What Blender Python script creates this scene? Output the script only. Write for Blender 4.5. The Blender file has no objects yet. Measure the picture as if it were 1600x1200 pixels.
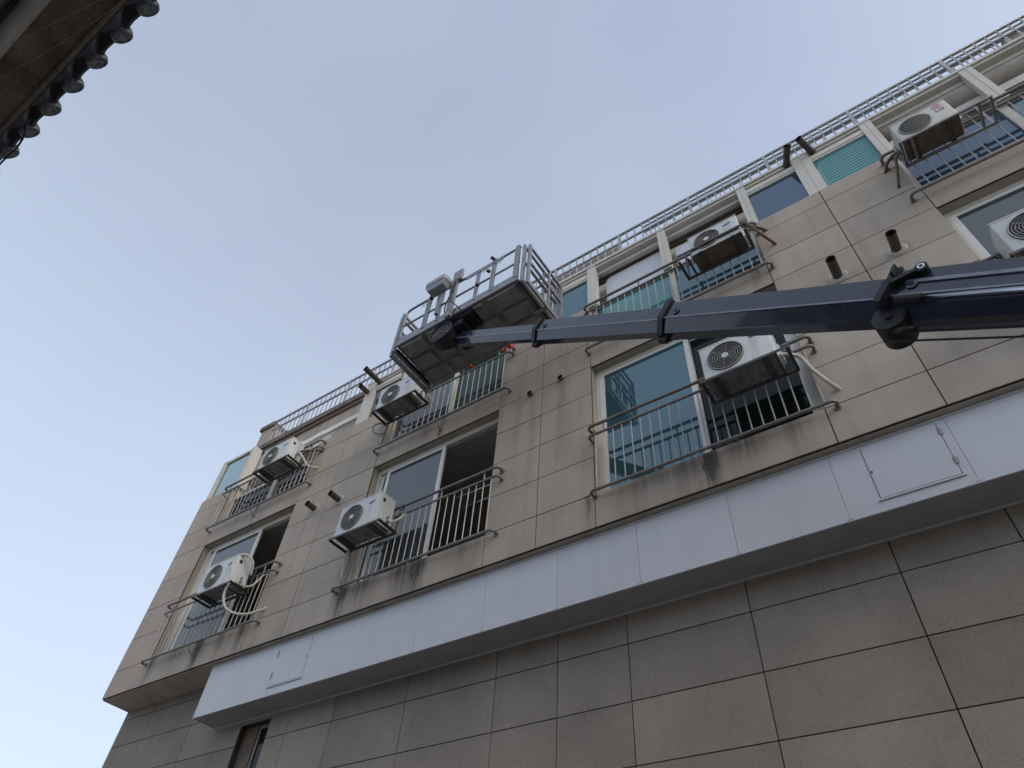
import bpy, math, random
from mathutils import Vector, Matrix
R = math.radians
random.seed(7)
scene = bpy.context.scene
col = scene.collection

# ------------------------------------------------------------------ camera
# the camera is the origin; X runs along the facade, Y into the building, Z up.
CX = Vector((0.82067556, 0.56772546, 0.06464847))     # camera right
CY = Vector((-0.39128173, 0.64082834, -0.66048289))   # camera down
CZ = Vector((-0.41640152, 0.5167464, 0.74805276))     # camera forward
cam = bpy.data.cameras.new('camera')
cam.sensor_width = 36.0
cam.lens = 36.0 * 1068.15 / 1600.0
cam.clip_start = 0.05
cam.clip_end = 2000
cam_ob = bpy.data.objects.new('camera', cam)
col.objects.link(cam_ob)
cam_ob.matrix_world = Matrix(((CX.x, -CY.x, -CZ.x, 0), (CX.y, -CY.y, -CZ.y, 0), (CX.z, -CY.z, -CZ.z, 0), (0, 0, 0, 1)))
scene.camera = cam_ob

# ------------------------------------------------------------------ sky, sun, exposure
SUN_EL, SUN_AZ = 36.0, 104.0       # azimuth measured from +Y (into the building) towards +X
world = bpy.data.worlds.new('World')
scene.world = world
world.use_nodes = True
wn, wl = world.node_tree.nodes, world.node_tree.links
wn.clear()
sky = wn.new('ShaderNodeTexSky')
sky.sky_type = 'NISHITA'
sky.sun_disc = False
sky.sun_elevation = R(SUN_EL)
sky.sun_rotation = R(SUN_AZ)
sky.air_density = 1.0
sky.dust_density = 4.5
sky.ozone_density = 2.0
haze_mix = wn.new('ShaderNodeMixRGB')          # thin even overcast veil over the blue
haze_mix.inputs[2].default_value = (5.2, 5.85, 6.85, 1)
wtc = wn.new('ShaderNodeTexCoord')             # the veil thickens towards the horizon all round
wsep = wn.new('ShaderNodeSeparateXYZ')
wmr = wn.new('ShaderNodeMapRange')
wmr.inputs[1].default_value, wmr.inputs[2].default_value = 0.0, 1.0
wmr.inputs[3].default_value, wmr.inputs[4].default_value = 0.80, 0.32
wl.new(wtc.outputs['Generated'], wsep.inputs[0])
wl.new(wsep.outputs[2], wmr.inputs[0])
wnz = wn.new('ShaderNodeTexNoise')             # faint uneven haze
wnz.inputs['Scale'].default_value = 2.2
wnz.inputs['Detail'].default_value = 3.0
wl.new(wtc.outputs['Generated'], wnz.inputs['Vector'])
wnr = wn.new('ShaderNodeMapRange')
wnr.inputs[1].default_value, wnr.inputs[2].default_value = 0.3, 0.7
wnr.inputs[3].default_value, wnr.inputs[4].default_value = -0.035, 0.035
wl.new(wnz.outputs['Fac'], wnr.inputs[0])
wad = wn.new('ShaderNodeMath')
wad.operation = 'ADD'
wl.new(wmr.outputs[0], wad.inputs[0])
wl.new(wnr.outputs[0], wad.inputs[1])
wl.new(wad.outputs[0], haze_mix.inputs[0])
bg = wn.new('ShaderNodeBackground')
bg.inputs[1].default_value = 0.145
wo = wn.new('ShaderNodeOutputWorld')
wl.new(sky.outputs[0], haze_mix.inputs[1])
wl.new(haze_mix.outputs[0], bg.inputs[0])
wl.new(bg.outputs[0], wo.inputs[0])

sun = bpy.data.lights.new('sun', 'SUN')
sun.energy = 0.45
sun.angle = R(28)
sun.color = (1.0, 0.95, 0.88)
sun_ob = bpy.data.objects.new('sun', sun)
col.objects.link(sun_ob)
sd = Vector((math.sin(R(SUN_AZ)) * math.cos(R(SUN_EL)), math.cos(R(SUN_AZ)) * math.cos(R(SUN_EL)), math.sin(R(SUN_EL))))
sun_ob.rotation_euler = sd.to_track_quat('Z', 'Y').to_euler()
sun_ob.location = sd * 60

scene.view_settings.view_transform = 'Standard'
scene.view_settings.look = 'None'
scene.view_settings.gamma = 1.0
scene.view_settings.exposure = 0.3
scene.render.engine = 'CYCLES'
scene.cycles.max_bounces = 8
scene.cycles.diffuse_bounces = 4

# ------------------------------------------------------------------ materials
def mat(name, color, rough=0.6, metal=0.0, spec=0.5, ior=1.45, mottle=0.0, mscale=4.0, speck=0.0, sscale=120.0,
        bump=0.0, rand=0.0, streak=0.0, streak_lo=0.45, dirt=(0.04, 0.035, 0.03), stain_x=None, coat=0.0, rust=0.0, tint=None):
    m = bpy.data.materials.new(name)
    m.use_nodes = True
    nt = m.node_tree
    n, l = nt.nodes, nt.links
    b = n['Principled BSDF']
    b.inputs['Roughness'].default_value = rough
    b.inputs['Metallic'].default_value = metal
    b.inputs['Specular IOR Level'].default_value = spec
    b.inputs['IOR'].default_value = ior
    b.inputs['Coat Weight'].default_value = coat
    if tint:
        b.inputs['Specular Tint'].default_value = (*tint, 1)
    geo = n.new('ShaderNodeNewGeometry')
    pos = geo.outputs['Position']
    cur = n.new('ShaderNodeRGB')
    cur.outputs[0].default_value = (*color, 1)
    cur = cur.outputs[0]
    def noise(scale, detail=4.0, rgh=0.55, stretch=None):
        t = n.new('ShaderNodeTexNoise')
        t.inputs['Scale'].default_value = scale
        t.inputs['Detail'].default_value = detail
        t.inputs['Roughness'].default_value = rgh
        if stretch:
            mp = n.new('ShaderNodeMapping')
            mp.inputs['Scale'].default_value = stretch
            l.new(pos, mp.inputs[0])
            l.new(mp.outputs[0], t.inputs['Vector'])
        else:
            l.new(pos, t.inputs['Vector'])
        return t.outputs['Fac']
    def maprange(x, a, b_, c, d):
        r_ = n.new('ShaderNodeMapRange')
        r_.inputs[1].default_value, r_.inputs[2].default_value = a, b_
        r_.inputs[3].default_value, r_.inputs[4].default_value = c, d
        l.new(x, r_.inputs[0])
        return r_.outputs[0]
    def mul(c, fac):
        x = n.new('ShaderNodeMixRGB')
        x.blend_type = 'MULTIPLY'
        x.inputs[0].default_value = 1
        l.new(c, x.inputs[1])
        l.new(fac, x.inputs[2])
        return x.outputs[0]
    def over(c, fac, colr):
        x = n.new('ShaderNodeMixRGB')
        l.new(fac, x.inputs[0])
        l.new(c, x.inputs[1])
        x.inputs[2].default_value = (*colr, 1)
        return x.outputs[0]
    def math_(op, a, b_=None):
        x = n.new('ShaderNodeMath')
        x.operation = op
        for i, q in enumerate((a, b_)):
            if q is None:
                continue
            if isinstance(q, (int, float)):
                x.inputs[i].default_value = q
            else:
                l.new(q, x.inputs[i])
        return x.outputs[0]
    if rand:
        oi = n.new('ShaderNodeObjectInfo')
        cur = mul(cur, maprange(oi.outputs['Random'], 0, 1, 1 - rand, 1 + rand))
    if mottle:
        cur = mul(cur, maprange(noise(mscale), 0.3, 0.7, 1 - mottle, 1 + mottle))
    if speck:
        cur = mul(cur, maprange(noise(sscale, 2.0, 0.7), 0.35, 0.65, 1 - speck, 1 + speck))
    if streak:
        f = noise(1.0, 5.0, 0.6, (5.5, 5.5, 0.35))
        cur = over(cur, maprange(f, streak_lo, streak_lo + 0.28, 0.0, streak), dirt)
    if stain_x:
        sp = n.new('ShaderNodeSeparateXYZ')
        l.new(pos, sp.inputs[0])
        wob = math_('MULTIPLY', math_('SUBTRACT', noise(1.0, 3.0, 0.5, (2.0, 2.0, 3.0)), 0.5), 0.16)
        for (xc, w, z0, z1, amt) in stain_x:
            d = math_('ABSOLUTE', math_('SUBTRACT', math_('ADD', sp.outputs[0], wob), xc))
            a = maprange(d, 0.0, w, 1.0, 0.0)
            zz = maprange(sp.outputs[2], z0, z1, 0.25, 1.0)
            rag = maprange(noise(1.0, 4.0, 0.7, (14, 14, 0.6)), 0.38, 0.55, 0.30, 1.0)
            inside = math_('MULTIPLY', math_('GREATER_THAN', sp.outputs[2], z0 - 0.6), math_('LESS_THAN', sp.outputs[2], z1 + 0.02))
            f = math_('MULTIPLY', math_('MULTIPLY', math_('MULTIPLY', a, zz), math_('MULTIPLY', rag, amt)), inside)
            f = math_('MINIMUM', f, 0.88)
            cur = over(cur, f, dirt)
    if rust:
        cur = over(cur, maprange(noise(14.0, 5.0, 0.65), 0.5, 0.68, 0.0, rust), (0.11, 0.055, 0.028))
    l.new(cur, b.inputs['Base Color'])
    if rough < 0.9 and (mottle or speck):
        l.new(maprange(noise(mscale * 3), 0.3, 0.7, max(0.02, rough - 0.08), min(1, rough + 0.1)), b.inputs['Roughness'])
    if bump:
        bp = n.new('ShaderNodeBump')
        bp.inputs['Strength'].default_value = bump
        bp.inputs['Distance'].default_value = 0.004
        l.new(noise(sscale, 3.0, 0.65), bp.inputs['Height'])
        l.new(bp.outputs[0], b.inputs['Normal'])
    return m

STAIN_LOW = [(-6.05, 0.20, 4.97, 5.47, 2.03), (-6.32, 0.30, 4.97, 5.47, 1.08), (-7.53, 0.17, 4.97, 5.47, 1.76), (-7.1, 0.35, 5.05, 5.47, 0.94), (-5.2, 0.4, 5.1, 5.47, 0.68),
             (-1.72, 0.16, 4.97, 5.47, 2.29), (-1.95, 0.3, 5.1, 5.47, 0.94), (-1.3, 0.4, 5.1, 5.47, 0.81), (-0.75, 0.25, 5.0, 5.47, 0.68), (-2.5, 0.6, 5.2, 5.47, 0.68), (-3.32, 0.05, 5.0, 5.47, 1.22),
             (-10.86, 0.17, 4.97, 5.47, 2.16), (-10.3, 0.15, 4.97, 5.47, 0.94), (-12.2, 0.14, 4.97, 5.47, 1.22), (-9.75, 0.18, 4.97, 5.47, 1.22), (-11.5, 0.4, 5.15, 5.47, 0.68),
             (-4.25, 0.09, 6.6, 7.85, 0.41), (-3.72, 0.09, 6.9, 7.85, 0.41),
             (-6.1, 0.09, 7.93, 8.45, 1.08), (-6.5, 0.3, 7.93, 8.45, 0.68), (-10.9, 0.09, 7.93, 8.45, 1.08), (-0.55, 0.3, 7.93, 8.45, 0.94)]
M = {}
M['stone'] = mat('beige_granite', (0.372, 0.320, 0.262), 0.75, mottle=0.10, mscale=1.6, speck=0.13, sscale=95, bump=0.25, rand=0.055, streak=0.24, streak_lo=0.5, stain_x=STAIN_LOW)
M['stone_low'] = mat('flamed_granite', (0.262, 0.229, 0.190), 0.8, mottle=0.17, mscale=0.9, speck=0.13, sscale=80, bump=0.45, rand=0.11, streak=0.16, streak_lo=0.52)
M['joint'] = mat('joint_sealant', (0.035, 0.032, 0.03), 0.9)
M['render'] = mat('beige_render', (0.385, 0.33, 0.27), 0.85, mottle=0.12, mscale=1.8, speck=0.05, bump=0.2, streak=0.3, streak_lo=0.46)
M['coping'] = mat('weathered_coping', (0.17, 0.145, 0.12), 0.85, mottle=0.25, mscale=3, streak=0.5, streak_lo=0.42, bump=0.3)
M['cornice'] = mat('brown_cornice', (0.15, 0.115, 0.085), 0.7, mottle=0.2, mscale=3)
M['frame'] = mat('cream_aluminium', (0.56, 0.53, 0.47), 0.45, mottle=0.06, mscale=5, streak=0.2, streak_lo=0.5)
M['frame_white'] = mat('white_window_frame', (0.66, 0.65, 0.62), 0.4, mottle=0.05, mscale=6, streak=0.15)
M['picket'] = mat('stainless_picket', (0.33, 0.315, 0.295), 0.5, metal=0.3, mottle=0.15, mscale=9)
M['rail'] = mat('stainless_rail', (0.20, 0.185, 0.17), 0.45, metal=0.4, mottle=0.15, mscale=9, rust=0.15)
M['rail_roof'] = mat('galvanised_rail', (0.36, 0.36, 0.36), 0.45, metal=0.5, mottle=0.12, mscale=7)
M['glass'] = mat('teal_tinted_glass', (0.032, 0.085, 0.102), 0.03, ior=2.15, tint=(0.68, 0.9, 1.0))
M['glass_grey'] = mat('grey_tinted_glass', (0.045, 0.058, 0.065), 0.08, ior=1.8)
M['glass_dark'] = mat('dark_window_glass', (0.008, 0.013, 0.013), 0.05, ior=1.3)
M['glass_green'] = mat('green_tinted_glass', (0.016, 0.050, 0.038), 0.12, ior=1.33)
M['glass_blue'] = mat('blue_tinted_glass', (0.038, 0.070, 0.108), 0.03, ior=1.9, tint=(0.65, 0.82, 1.0))
M['glass_aqua'] = mat('aqua_tinted_glass', (0.080, 0.215, 0.225), 0.04, ior=1.9, tint=(0.7, 1.0, 1.0))
M['blind'] = mat('aqua_blind_slat', (0.11, 0.29, 0.30), 0.5)
M['interior'] = mat('dim_room_plaster', (0.50, 0.47, 0.43), 0.9, mottle=0.1)
M['ac'] = mat('ac_white_enamel', (0.56, 0.57, 0.56), 0.42, mottle=0.05, mscale=6, streak=0.28, streak_lo=0.5, rand=0.04)
M['ac_old'] = mat('ac_aged_enamel', (0.52, 0.51, 0.46), 0.5, mottle=0.08, mscale=6, streak=0.25, streak_lo=0.5)
M['ac_pan'] = mat('ac_base_pan', (0.19, 0.18, 0.165), 0.6, mottle=0.35, mscale=9, rust=0.25)
M['ac_pan_rust'] = mat('ac_rusty_base_pan', (0.13, 0.105, 0.085), 0.75, mottle=0.35, mscale=9, rust=0.5)
M['black'] = mat('black_plastic', (0.018, 0.018, 0.018), 0.6)
M['grille'] = mat('fan_grille_grey', (0.27, 0.26, 0.24), 0.5)
M['bracket'] = mat('bracket_steel', (0.085, 0.08, 0.075), 0.55, metal=0.4, mottle=0.2, mscale=10, rust=0.45)
M['bracket_grey'] = mat('bracket_galvanised', (0.26, 0.25, 0.24), 0.5, metal=0.5, mottle=0.2, mscale=10, rust=0.3)
M['logo_blue'] = mat('logo_blue', (0.045, 0.075, 0.36), 0.5)
M['caption'] = mat('caption_pale_blue', (0.38, 0.40, 0.50), 0.5)
M['logo_pink'] = mat('logo_faded_pink', (0.50, 0.28, 0.33), 0.55)
M['logo_grey'] = mat('logo_grey', (0.09, 0.095, 0.10), 0.5)
M['hose'] = mat('white_hose_wrap', (0.52, 0.49, 0.43), 0.7, mottle=0.12, mscale=16)
M['hose_brown'] = mat('brown_hose_wrap', (0.13, 0.10, 0.08), 0.75, mottle=0.2, mscale=16)
M['vent'] = mat('vent_pipe_brown', (0.085, 0.072, 0.06), 0.5, metal=0.3, mottle=0.25, mscale=12)
M['flange'] = mat('vent_flange', (0.42, 0.40, 0.36), 0.6, mottle=0.15, mscale=20, rust=0.4)
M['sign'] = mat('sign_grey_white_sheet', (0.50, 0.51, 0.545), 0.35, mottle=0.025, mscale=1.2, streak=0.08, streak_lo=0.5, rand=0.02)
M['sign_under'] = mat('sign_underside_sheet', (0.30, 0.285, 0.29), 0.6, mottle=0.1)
M['white_sheet'] = mat('white_board', (0.63, 0.64, 0.70), 0.5, mottle=0.03)
M['white_awning'] = mat('white_sheet_cover', (0.70, 0.68, 0.63), 0.6, mottle=0.06)
M['duct'] = mat('duct_wrap', (0.40, 0.36, 0.31), 0.8, mottle=0.15, mscale=4)
M['boom_edge'] = mat('boom_pale_edge', (0.20, 0.21, 0.26), 0.35, metal=0.3, mottle=0.3, mscale=6)  # pale tone standing in for the seam highlight, shared by the stiffeners
M['boom'] = mat('boom_blue_paint', (0.022, 0.028, 0.049), 0.2, mottle=0.25, mscale=3, coat=0.5, streak=0.15)
M['boom_dark'] = mat('boom_black_steel', (0.012, 0.012, 0.014), 0.5, mottle=0.2, mscale=8)
M['chrome'] = mat('hydraulic_chrome', (0.62, 0.62, 0.66), 0.18, metal=1.0)
M['alu'] = mat('platform_aluminium', (0.25, 0.255, 0.27), 0.45, metal=0.5, mottle=0.18, mscale=8)
M['alu_floor'] = mat('platform_floor_sheet', (0.235, 0.22, 0.20), 0.55, metal=0.2, mottle=0.3, mscale=5, rust=0.15)
M['box_grey'] = mat('control_box_grey', (0.28, 0.285, 0.31), 0.45, mottle=0.05)
M['orange'] = mat('orange_plastic', (0.65, 0.09, 0.03), 0.5)
M['soffit'] = mat('mouldy_soffit', (0.19, 0.16, 0.13), 0.9, mottle=0.45, mscale=5, speck=0.15, sscale=40, bump=0.5)
M['house_wall'] = mat('dark_house_wall', (0.16, 0.14, 0.14), 0.9, mottle=0.2, mscale=5, bump=0.4)
M['tile'] = mat('grey_clay_tile', (0.055, 0.058, 0.066), 0.6, mottle=0.3, mscale=9, bump=0.3)
M['tile_disc'] = mat('moulded_tile_end', (0.15, 0.16, 0.175), 0.7, mottle=0.5, mscale=35, bump=0.8, sscale=45)
M['pipe'] = mat('painted_pipe', (0.42, 0.40, 0.37), 0.6, mottle=0.15)
M['cable'] = mat('black_cable', (0.012, 0.013, 0.018), 0.5)
M['cobweb'] = mat('pale_thread', (0.35, 0.34, 0.33), 0.8)
M['asphalt'] = mat('alley_concrete', (0.27, 0.26, 0.245), 0.9, mottle=0.2, mscale=1.5, speck=0.25, sscale=60, bump=0.4)
M['paving'] = mat('concrete_paving', (0.22, 0.21, 0.20), 0.85, mottle=0.12, mscale=2, speck=0.1)
M['roof_fill'] = mat('roof_membrane', (0.16, 0.17, 0.16), 0.85, mottle=0.1)
M['penthouse'] = mat('penthouse_render', (0.20, 0.165, 0.135), 0.85, mottle=0.1)
M['rubber'] = mat('rubber', (0.02, 0.02, 0.02), 0.8)

def clear_glass(name, tint, fac):
    m = bpy.data.materials.new(name)
    m.use_nodes = True
    n, l = m.node_tree.nodes, m.node_tree.links
    b = n['Principled BSDF']
    b.inputs['Base Color'].default_value = (*[c * 0.3 for c in tint], 1)
    b.inputs['Roughness'].default_value = 0.03
    b.inputs['IOR'].default_value = 1.7
    tr = n.new('ShaderNodeBsdfTransparent')
    tr.inputs[0].default_value = (*tint, 1)
    mx = n.new('ShaderNodeMixShader')
    mx.inputs[0].default_value = fac
    l.new(b.outputs[0], mx.inputs[1])
    l.new(tr.outputs[0], mx.inputs[2])
    l.new(mx.outputs[0], n['Material Output'].inputs[0])
    return m
M['glass_clear'] = clear_glass('clear_pale_glass', (0.78, 0.88, 0.90), 0.62)

# ------------------------------------------------------------------ mesh helpers
ORIGIN = {}
class MB:
    def __init__(s):
        s.v, s.f = [], []
    def add(s, vs, fs):
        o = len(s.v)
        s.v += [tuple(p) for p in vs]
        s.f += [tuple(i + o for i in f) for f in fs]
        return s
    def box(s, x0, x1, y0, y1, z0, z1):
        return s.add([(x0, y0, z0), (x1, y0, z0), (x1, y1, z0), (x0, y1, z0), (x0, y0, z1), (x1, y0, z1), (x1, y1, z1), (x0, y1, z1)],
                     [(0, 3, 2, 1), (4, 5, 6, 7), (0, 1, 5, 4), (1, 2, 6, 5), (2, 3, 7, 6), (3, 0, 4, 7)])
    def bevbox(s, x0, x1, y0, y1, z0, z1, b, axis='y', n=3):
        """box whose four edges along one axis are rounded"""
        if axis == 'y':
            a0, a1, c0, c1, e0, e1 = x0, x1, z0, z1, y0, y1
        elif axis == 'z':
            a0, a1, c0, c1, e0, e1 = x0, x1, y0, y1, z0, z1
        else:
            a0, a1, c0, c1, e0, e1 = y0, y1, z0, z1, x0, x1
        pts = []
        for (cx, cz, st) in ((a1 - b, c0 + b, -90), (a1 - b, c1 - b, 0), (a0 + b, c1 - b, 90), (a0 + b, c0 + b, 180)):
            for k in range(n + 1):
                t = R(st + 90 * k / n)
                pts.append((cx + b * math.cos(t), cz + b * math.sin(t)))
        def P(p, e):
            return (p[0], e, p[1]) if axis == 'y' else ((p[0], p[1], e) if axis == 'z' else (e, p[0], p[1]))
        N = len(pts)
        vs = [P(p, e0) for p in pts] + [P(p, e1) for p in pts]
        fs = [tuple(range(N)), tuple(range(2 * N - 1, N - 1, -1))] + [(i, i + N, (i + 1) % N + N, (i + 1) % N) for i in range(N)]
        return s.add(vs, fs)
    def bar(s, p0, p1, w, h, up=(0, 0, 1)):
        """rectangular bar from p0 to p1"""
        p0, p1 = Vector(p0), Vector(p1)
        d = (p1 - p0).normalized()
        u = Vector(up)
        if abs(d.dot(u)) > 0.98:
            u = Vector((0, 1, 0))
        sd_ = d.cross(u).normalized() * w / 2
        u = sd_.cross(d).normalized() * h / 2
        vs = [p + a * sd_ + b * u for p in (p0, p1) for a, b in ((-1, -1), (1, -1), (1, 1), (-1, 1))]
        return s.add(vs, [(0, 1, 2, 3), (7, 6, 5, 4), (0, 4, 5, 1), (1, 5, 6, 2), (2, 6, 7, 3), (3, 7, 4, 0)])
    def tube(s, pts, r, n=8, cap=True):
        pts = [Vector(p) for p in pts]
        rings = []
        ref = None
        for i, p in enumerate(pts):
            d = (pts[min(i + 1, len(pts) - 1)] - pts[max(i - 1, 0)]).normalized()
            if ref is None:
                ref = Vector((0, 0, 1)) if abs(d.z) < 0.9 else Vector((0, 1, 0))
            a = d.cross(ref).normalized()
            b = a.cross(d).normalized()
            ref = b
            rr = r[i] if isinstance(r, (list, tuple)) else r
            rings.append([p + a * math.cos(2 * math.pi * k / n) * rr + b * math.sin(2 * math.pi * k / n) * rr for k in range(n)])
        vs = [q for rg in rings for q in rg]
        fs = []
        for i in range(len(pts) - 1):
            for k in range(n):
                fs.append((i * n + k, i * n + (k + 1) % n, (i + 1) * n + (k + 1) % n, (i + 1) * n + k))
        if cap:
            fs.append(tuple(range(n - 1, -1, -1)))
            fs.append(tuple((len(pts) - 1) * n + k for k in range(n)))
        return s.add(vs, fs)
    def ring(s, c, rad, r, axis='y', n=28, m=5, sx=1.0, sz=1.0):
        vs, fs = [], []
        for i in range(n):
            t = 2 * math.pi * i / n
            for k in range(m):
                q = 2 * math.pi * k / m
                rr = rad + r * math.cos(q)
                a, b, e = rr * math.cos(t) * sx, rr * math.sin(t) * sz, r * math.sin(q)
                vs.append((c[0] + a, c[1] + e, c[2] + b) if axis == 'y' else (c[0] + a, c[1] + b, c[2] + e))
        for i in range(n):
            for k in range(m):
                fs.append((i * m + k, i * m + (k + 1) % m, ((i + 1) % n) * m + (k + 1) % m, ((i + 1) % n) * m + k))
        return s.add(vs, fs)
    def disc(s, c, rad, axis='y', n=28, sx=1.0, sz=1.0, tilt=0.0):
        vs = []
        for i in range(n):
            t = 2 * math.pi * i / n
            a, b = rad * math.cos(t) * sx, rad * math.sin(t) * sz
            a, b = a * math.cos(tilt) - b * math.sin(tilt), a * math.sin(tilt) + b * math.cos(tilt)
            vs.append((c[0] + a, c[1], c[2] + b))
        return s.add(vs, [tuple(range(n))])
    def prism(s, prof, frame, t0, t1):
        """extrude a 2D profile (side, up) along frame axis d between t0 and t1; frame=(origin, d, side, up)"""
        o, d, a, b = frame
        N = len(prof)
        vs = [o + d * t + a * p[0] + b * p[1] for t in (t0, t1) for p in prof]
        fs = [tuple(range(N - 1, -1, -1)), tuple(range(N, 2 * N))] + [(i, (i + 1) % N, (i + 1) % N + N, i + N) for i in range(N)]
        return s.add(vs, fs)
    def build(s, name, material, parent=None, smooth=False, origin=None, autosmooth=None):
        o = origin if origin is not None else (ORIGIN[parent.name] if parent else Vector((0, 0, 0)))
        me = bpy.data.meshes.new(name)
        me.from_pydata([(p[0] - o[0], p[1] - o[1], p[2] - o[2]) for p in s.v], [], s.f)
        me.validate()
        import bmesh
        bm = bmesh.new()
        bm.from_mesh(me)
        bmesh.ops.recalc_face_normals(bm, faces=bm.faces)
        bm.to_mesh(me)
        bm.free()
        me.materials.append(M[material] if isinstance(material, str) else material)
        if smooth or autosmooth:
            me.shade_smooth()
            if autosmooth:
                me.set_sharp_from_angle(angle=R(autosmooth))
        ob = bpy.data.objects.new(name, me)
        col.objects.link(ob)
        if parent:
            ob.parent = parent
        else:
            ob.location = o
        ORIGIN[ob.name] = Vector(o)
        return ob

def tag(o, label, cat, group=None):
    o['label'] = label
    o['category'] = cat
    if group:
        o['group'] = group
    return o
def thing(name, loc, label, cat, group=None):
    o = bpy.data.objects.new(name, None)
    o.empty_display_size = 0.2
    col.objects.link(o)
    o.location = loc
    ORIGIN[o.name] = Vector(loc)
    return tag(o, label, cat, group)
def place(name, me, loc, parent):
    o = bpy.data.objects.new(name, me)
    col.objects.link(o)
    o.parent = parent
    o.location = Vector(loc) - ORIGIN[parent.name]
    ORIGIN[o.name] = Vector(loc)
    return o
_cache = {}
def boxmesh(dx, dy, dz, material):
    """box with its origin at the centre of the base, shared between alike pieces"""
    k = (round(dx, 3), round(dy, 3), round(dz, 3), material)
    if k not in _cache:
        me = bpy.data.meshes.new('piece')
        b = MB().box(-dx / 2, dx / 2, -dy / 2, dy / 2, 0, dz)
        me.from_pydata(b.v, [], b.f)
        me.materials.append(M[material])
        _cache[k] = me
    return _cache[k]
def tubemesh(r, h, material, n=8):
    k = ('t', r, h, material)
    if k not in _cache:
        me = bpy.data.meshes.new('picket')
        b = MB().tube([(0, 0, 0), (0, 0, h)], r, n)
        me.from_pydata(b.v, [], b.f)
        me.materials.append(M[material])
        me.shade_smooth()
        me.set_sharp_from_angle(angle=R(50))
        _cache[k] = me
    return _cache[k]
def spline(pts, k=8):
    pts = [Vector(p) for p in pts]
    q = [pts[0] * 2 - pts[1]] + pts + [pts[-1] * 2 - pts[-2]]
    out = []
    for i in range(1, len(q) - 2):
        for j in range(k):
            t = j / k
            a, b, c, d = q[i - 1], q[i], q[i + 1], q[i + 2]
            out.append(0.5 * ((2 * b) + (c - a) * t + (2 * a - 5 * b + 4 * c - d) * t * t + (3 * b - a - 3 * c + d) * t ** 3))
    out.append(pts[-1])
    return out
def textmesh(body, size, mtl, align='CENTER'):
    cu = bpy.data.curves.new('lettering', 'FONT')
    cu.body = body
    cu.size = size
    cu.align_x = align
    cu.align_y = 'CENTER'
    cu.extrude = 0.0008
    ob = bpy.data.objects.new('lettering', cu)
    col.objects.link(ob)
    bpy.context.view_layer.update()
    dg = bpy.context.evaluated_depsgraph_get()
    me = bpy.data.meshes.new_from_object(ob.evaluated_get(dg))
    bpy.data.objects.remove(ob)
    me.materials.clear()
    me.materials.append(M[mtl])
    return me

# ------------------------------------------------------------------ setting: ground
GZ = -1.6
g = MB().add([(-400, -400, GZ), (400, -400, GZ), (400, 400, GZ), (-400, 400, GZ)], [(0, 1, 2, 3)]).build('ground', 'asphalt')
g['kind'] = 'structure'
pv = MB().box(-30, 30, 5.0, 6.34, GZ - 0.05, GZ + 0.12).build('pavement', 'paving')
pv['kind'] = 'structure'

# ------------------------------------------------------------------ apartment building
FY, LY, TY = 5.80, 6.357, 6.40         # upper facade, recessed lower wall, rooftop wall planes
X0, X1 = -13.40, 7.6
ZB, ZT = 4.97, 9.47                    # underside of overhang, top of the stone facing
BAYS = [(-12.33, -9.61), (-7.60, -4.88), (-3.20, -0.40), (1.60, 4.40)]
bld = thing('apartment_building', (-3, 9, GZ), 'beige granite apartment building with overhanging upper floors and glazed top terrace', 'building')
PT = 0.03
def panel(x0, x1, z0, z1, y, mtl, gap=0.0062):
    j = random.uniform(-0.0015, 0.0015)
    place('stone_panel', boxmesh(x1 - x0 - 2 * gap, PT, z1 - z0 - 2 * gap, mtl), ((x0 + x1) / 2, y + PT / 2 + j, z0 + gap), bld)
ROWS = [ZB, 5.47, 6.09, 6.71, 7.33, 7.93, 8.50, 9.13, ZT]
PIERS = [[X0, -12.33], [-9.61, -8.66, -7.60], [-4.88, -4.06, -3.20], [-0.40, 0.61, 1.60], [4.40, 5.4, 6.4, X1]]
for pier in PIERS:
    for a, b in zip(pier, pier[1:]):
        for z0, z1 in zip(ROWS, ROWS[1:]):
            panel(a, b, z0, z1, FY, 'stone')
for a, b in BAYS:
    panel(a, b, ZB, 5.47, FY, 'stone')
    panel(a, b, 7.90, 8.46, FY, 'stone')
# wall behind the facing
CW = (FY + 0.012, FY + 0.20)
w = MB()
for pier in PIERS:
    w.box(pier[0] + 0.006, pier[-1] - 0.006, *CW, ZB + 0.004, ZT - 0.006)
for a, b in BAYS:
    w.box(a - 0.006, b + 0.006, *CW, ZB + 0.004, 5.464)
    w.box(a - 0.006, b + 0.006, *CW, 7.906, 8.454)
w.build('wall_core', 'joint', bld)
# window reveals in stone
for a, b in BAYS:
    RVY = (FY + 0.032, FY + 0.19)
    MB().box(a - 0.004, b + 0.004, *RVY, 7.895, 7.9045).build('lintel_slab', 'stone', bld)
    MB().box(a, b, *RVY, 5.4655, 5.474).build('sill_slab', 'stone', bld)
    MB().box(a, b, *RVY, 8.456, 8.468).build('sill_slab', 'stone', bld)
    for (u0, u1) in ((a - 0.0045, a + 0.004), (b - 0.004, b + 0.0045)):
        MB().box(u0, u1, *RVY, 5.475, 7.894).build('reveal_slab', 'stone', bld)
        MB().box(u0, u1, *RVY, 8.47, ZT - 0.01).build('reveal_slab', 'stone', bld)
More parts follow.
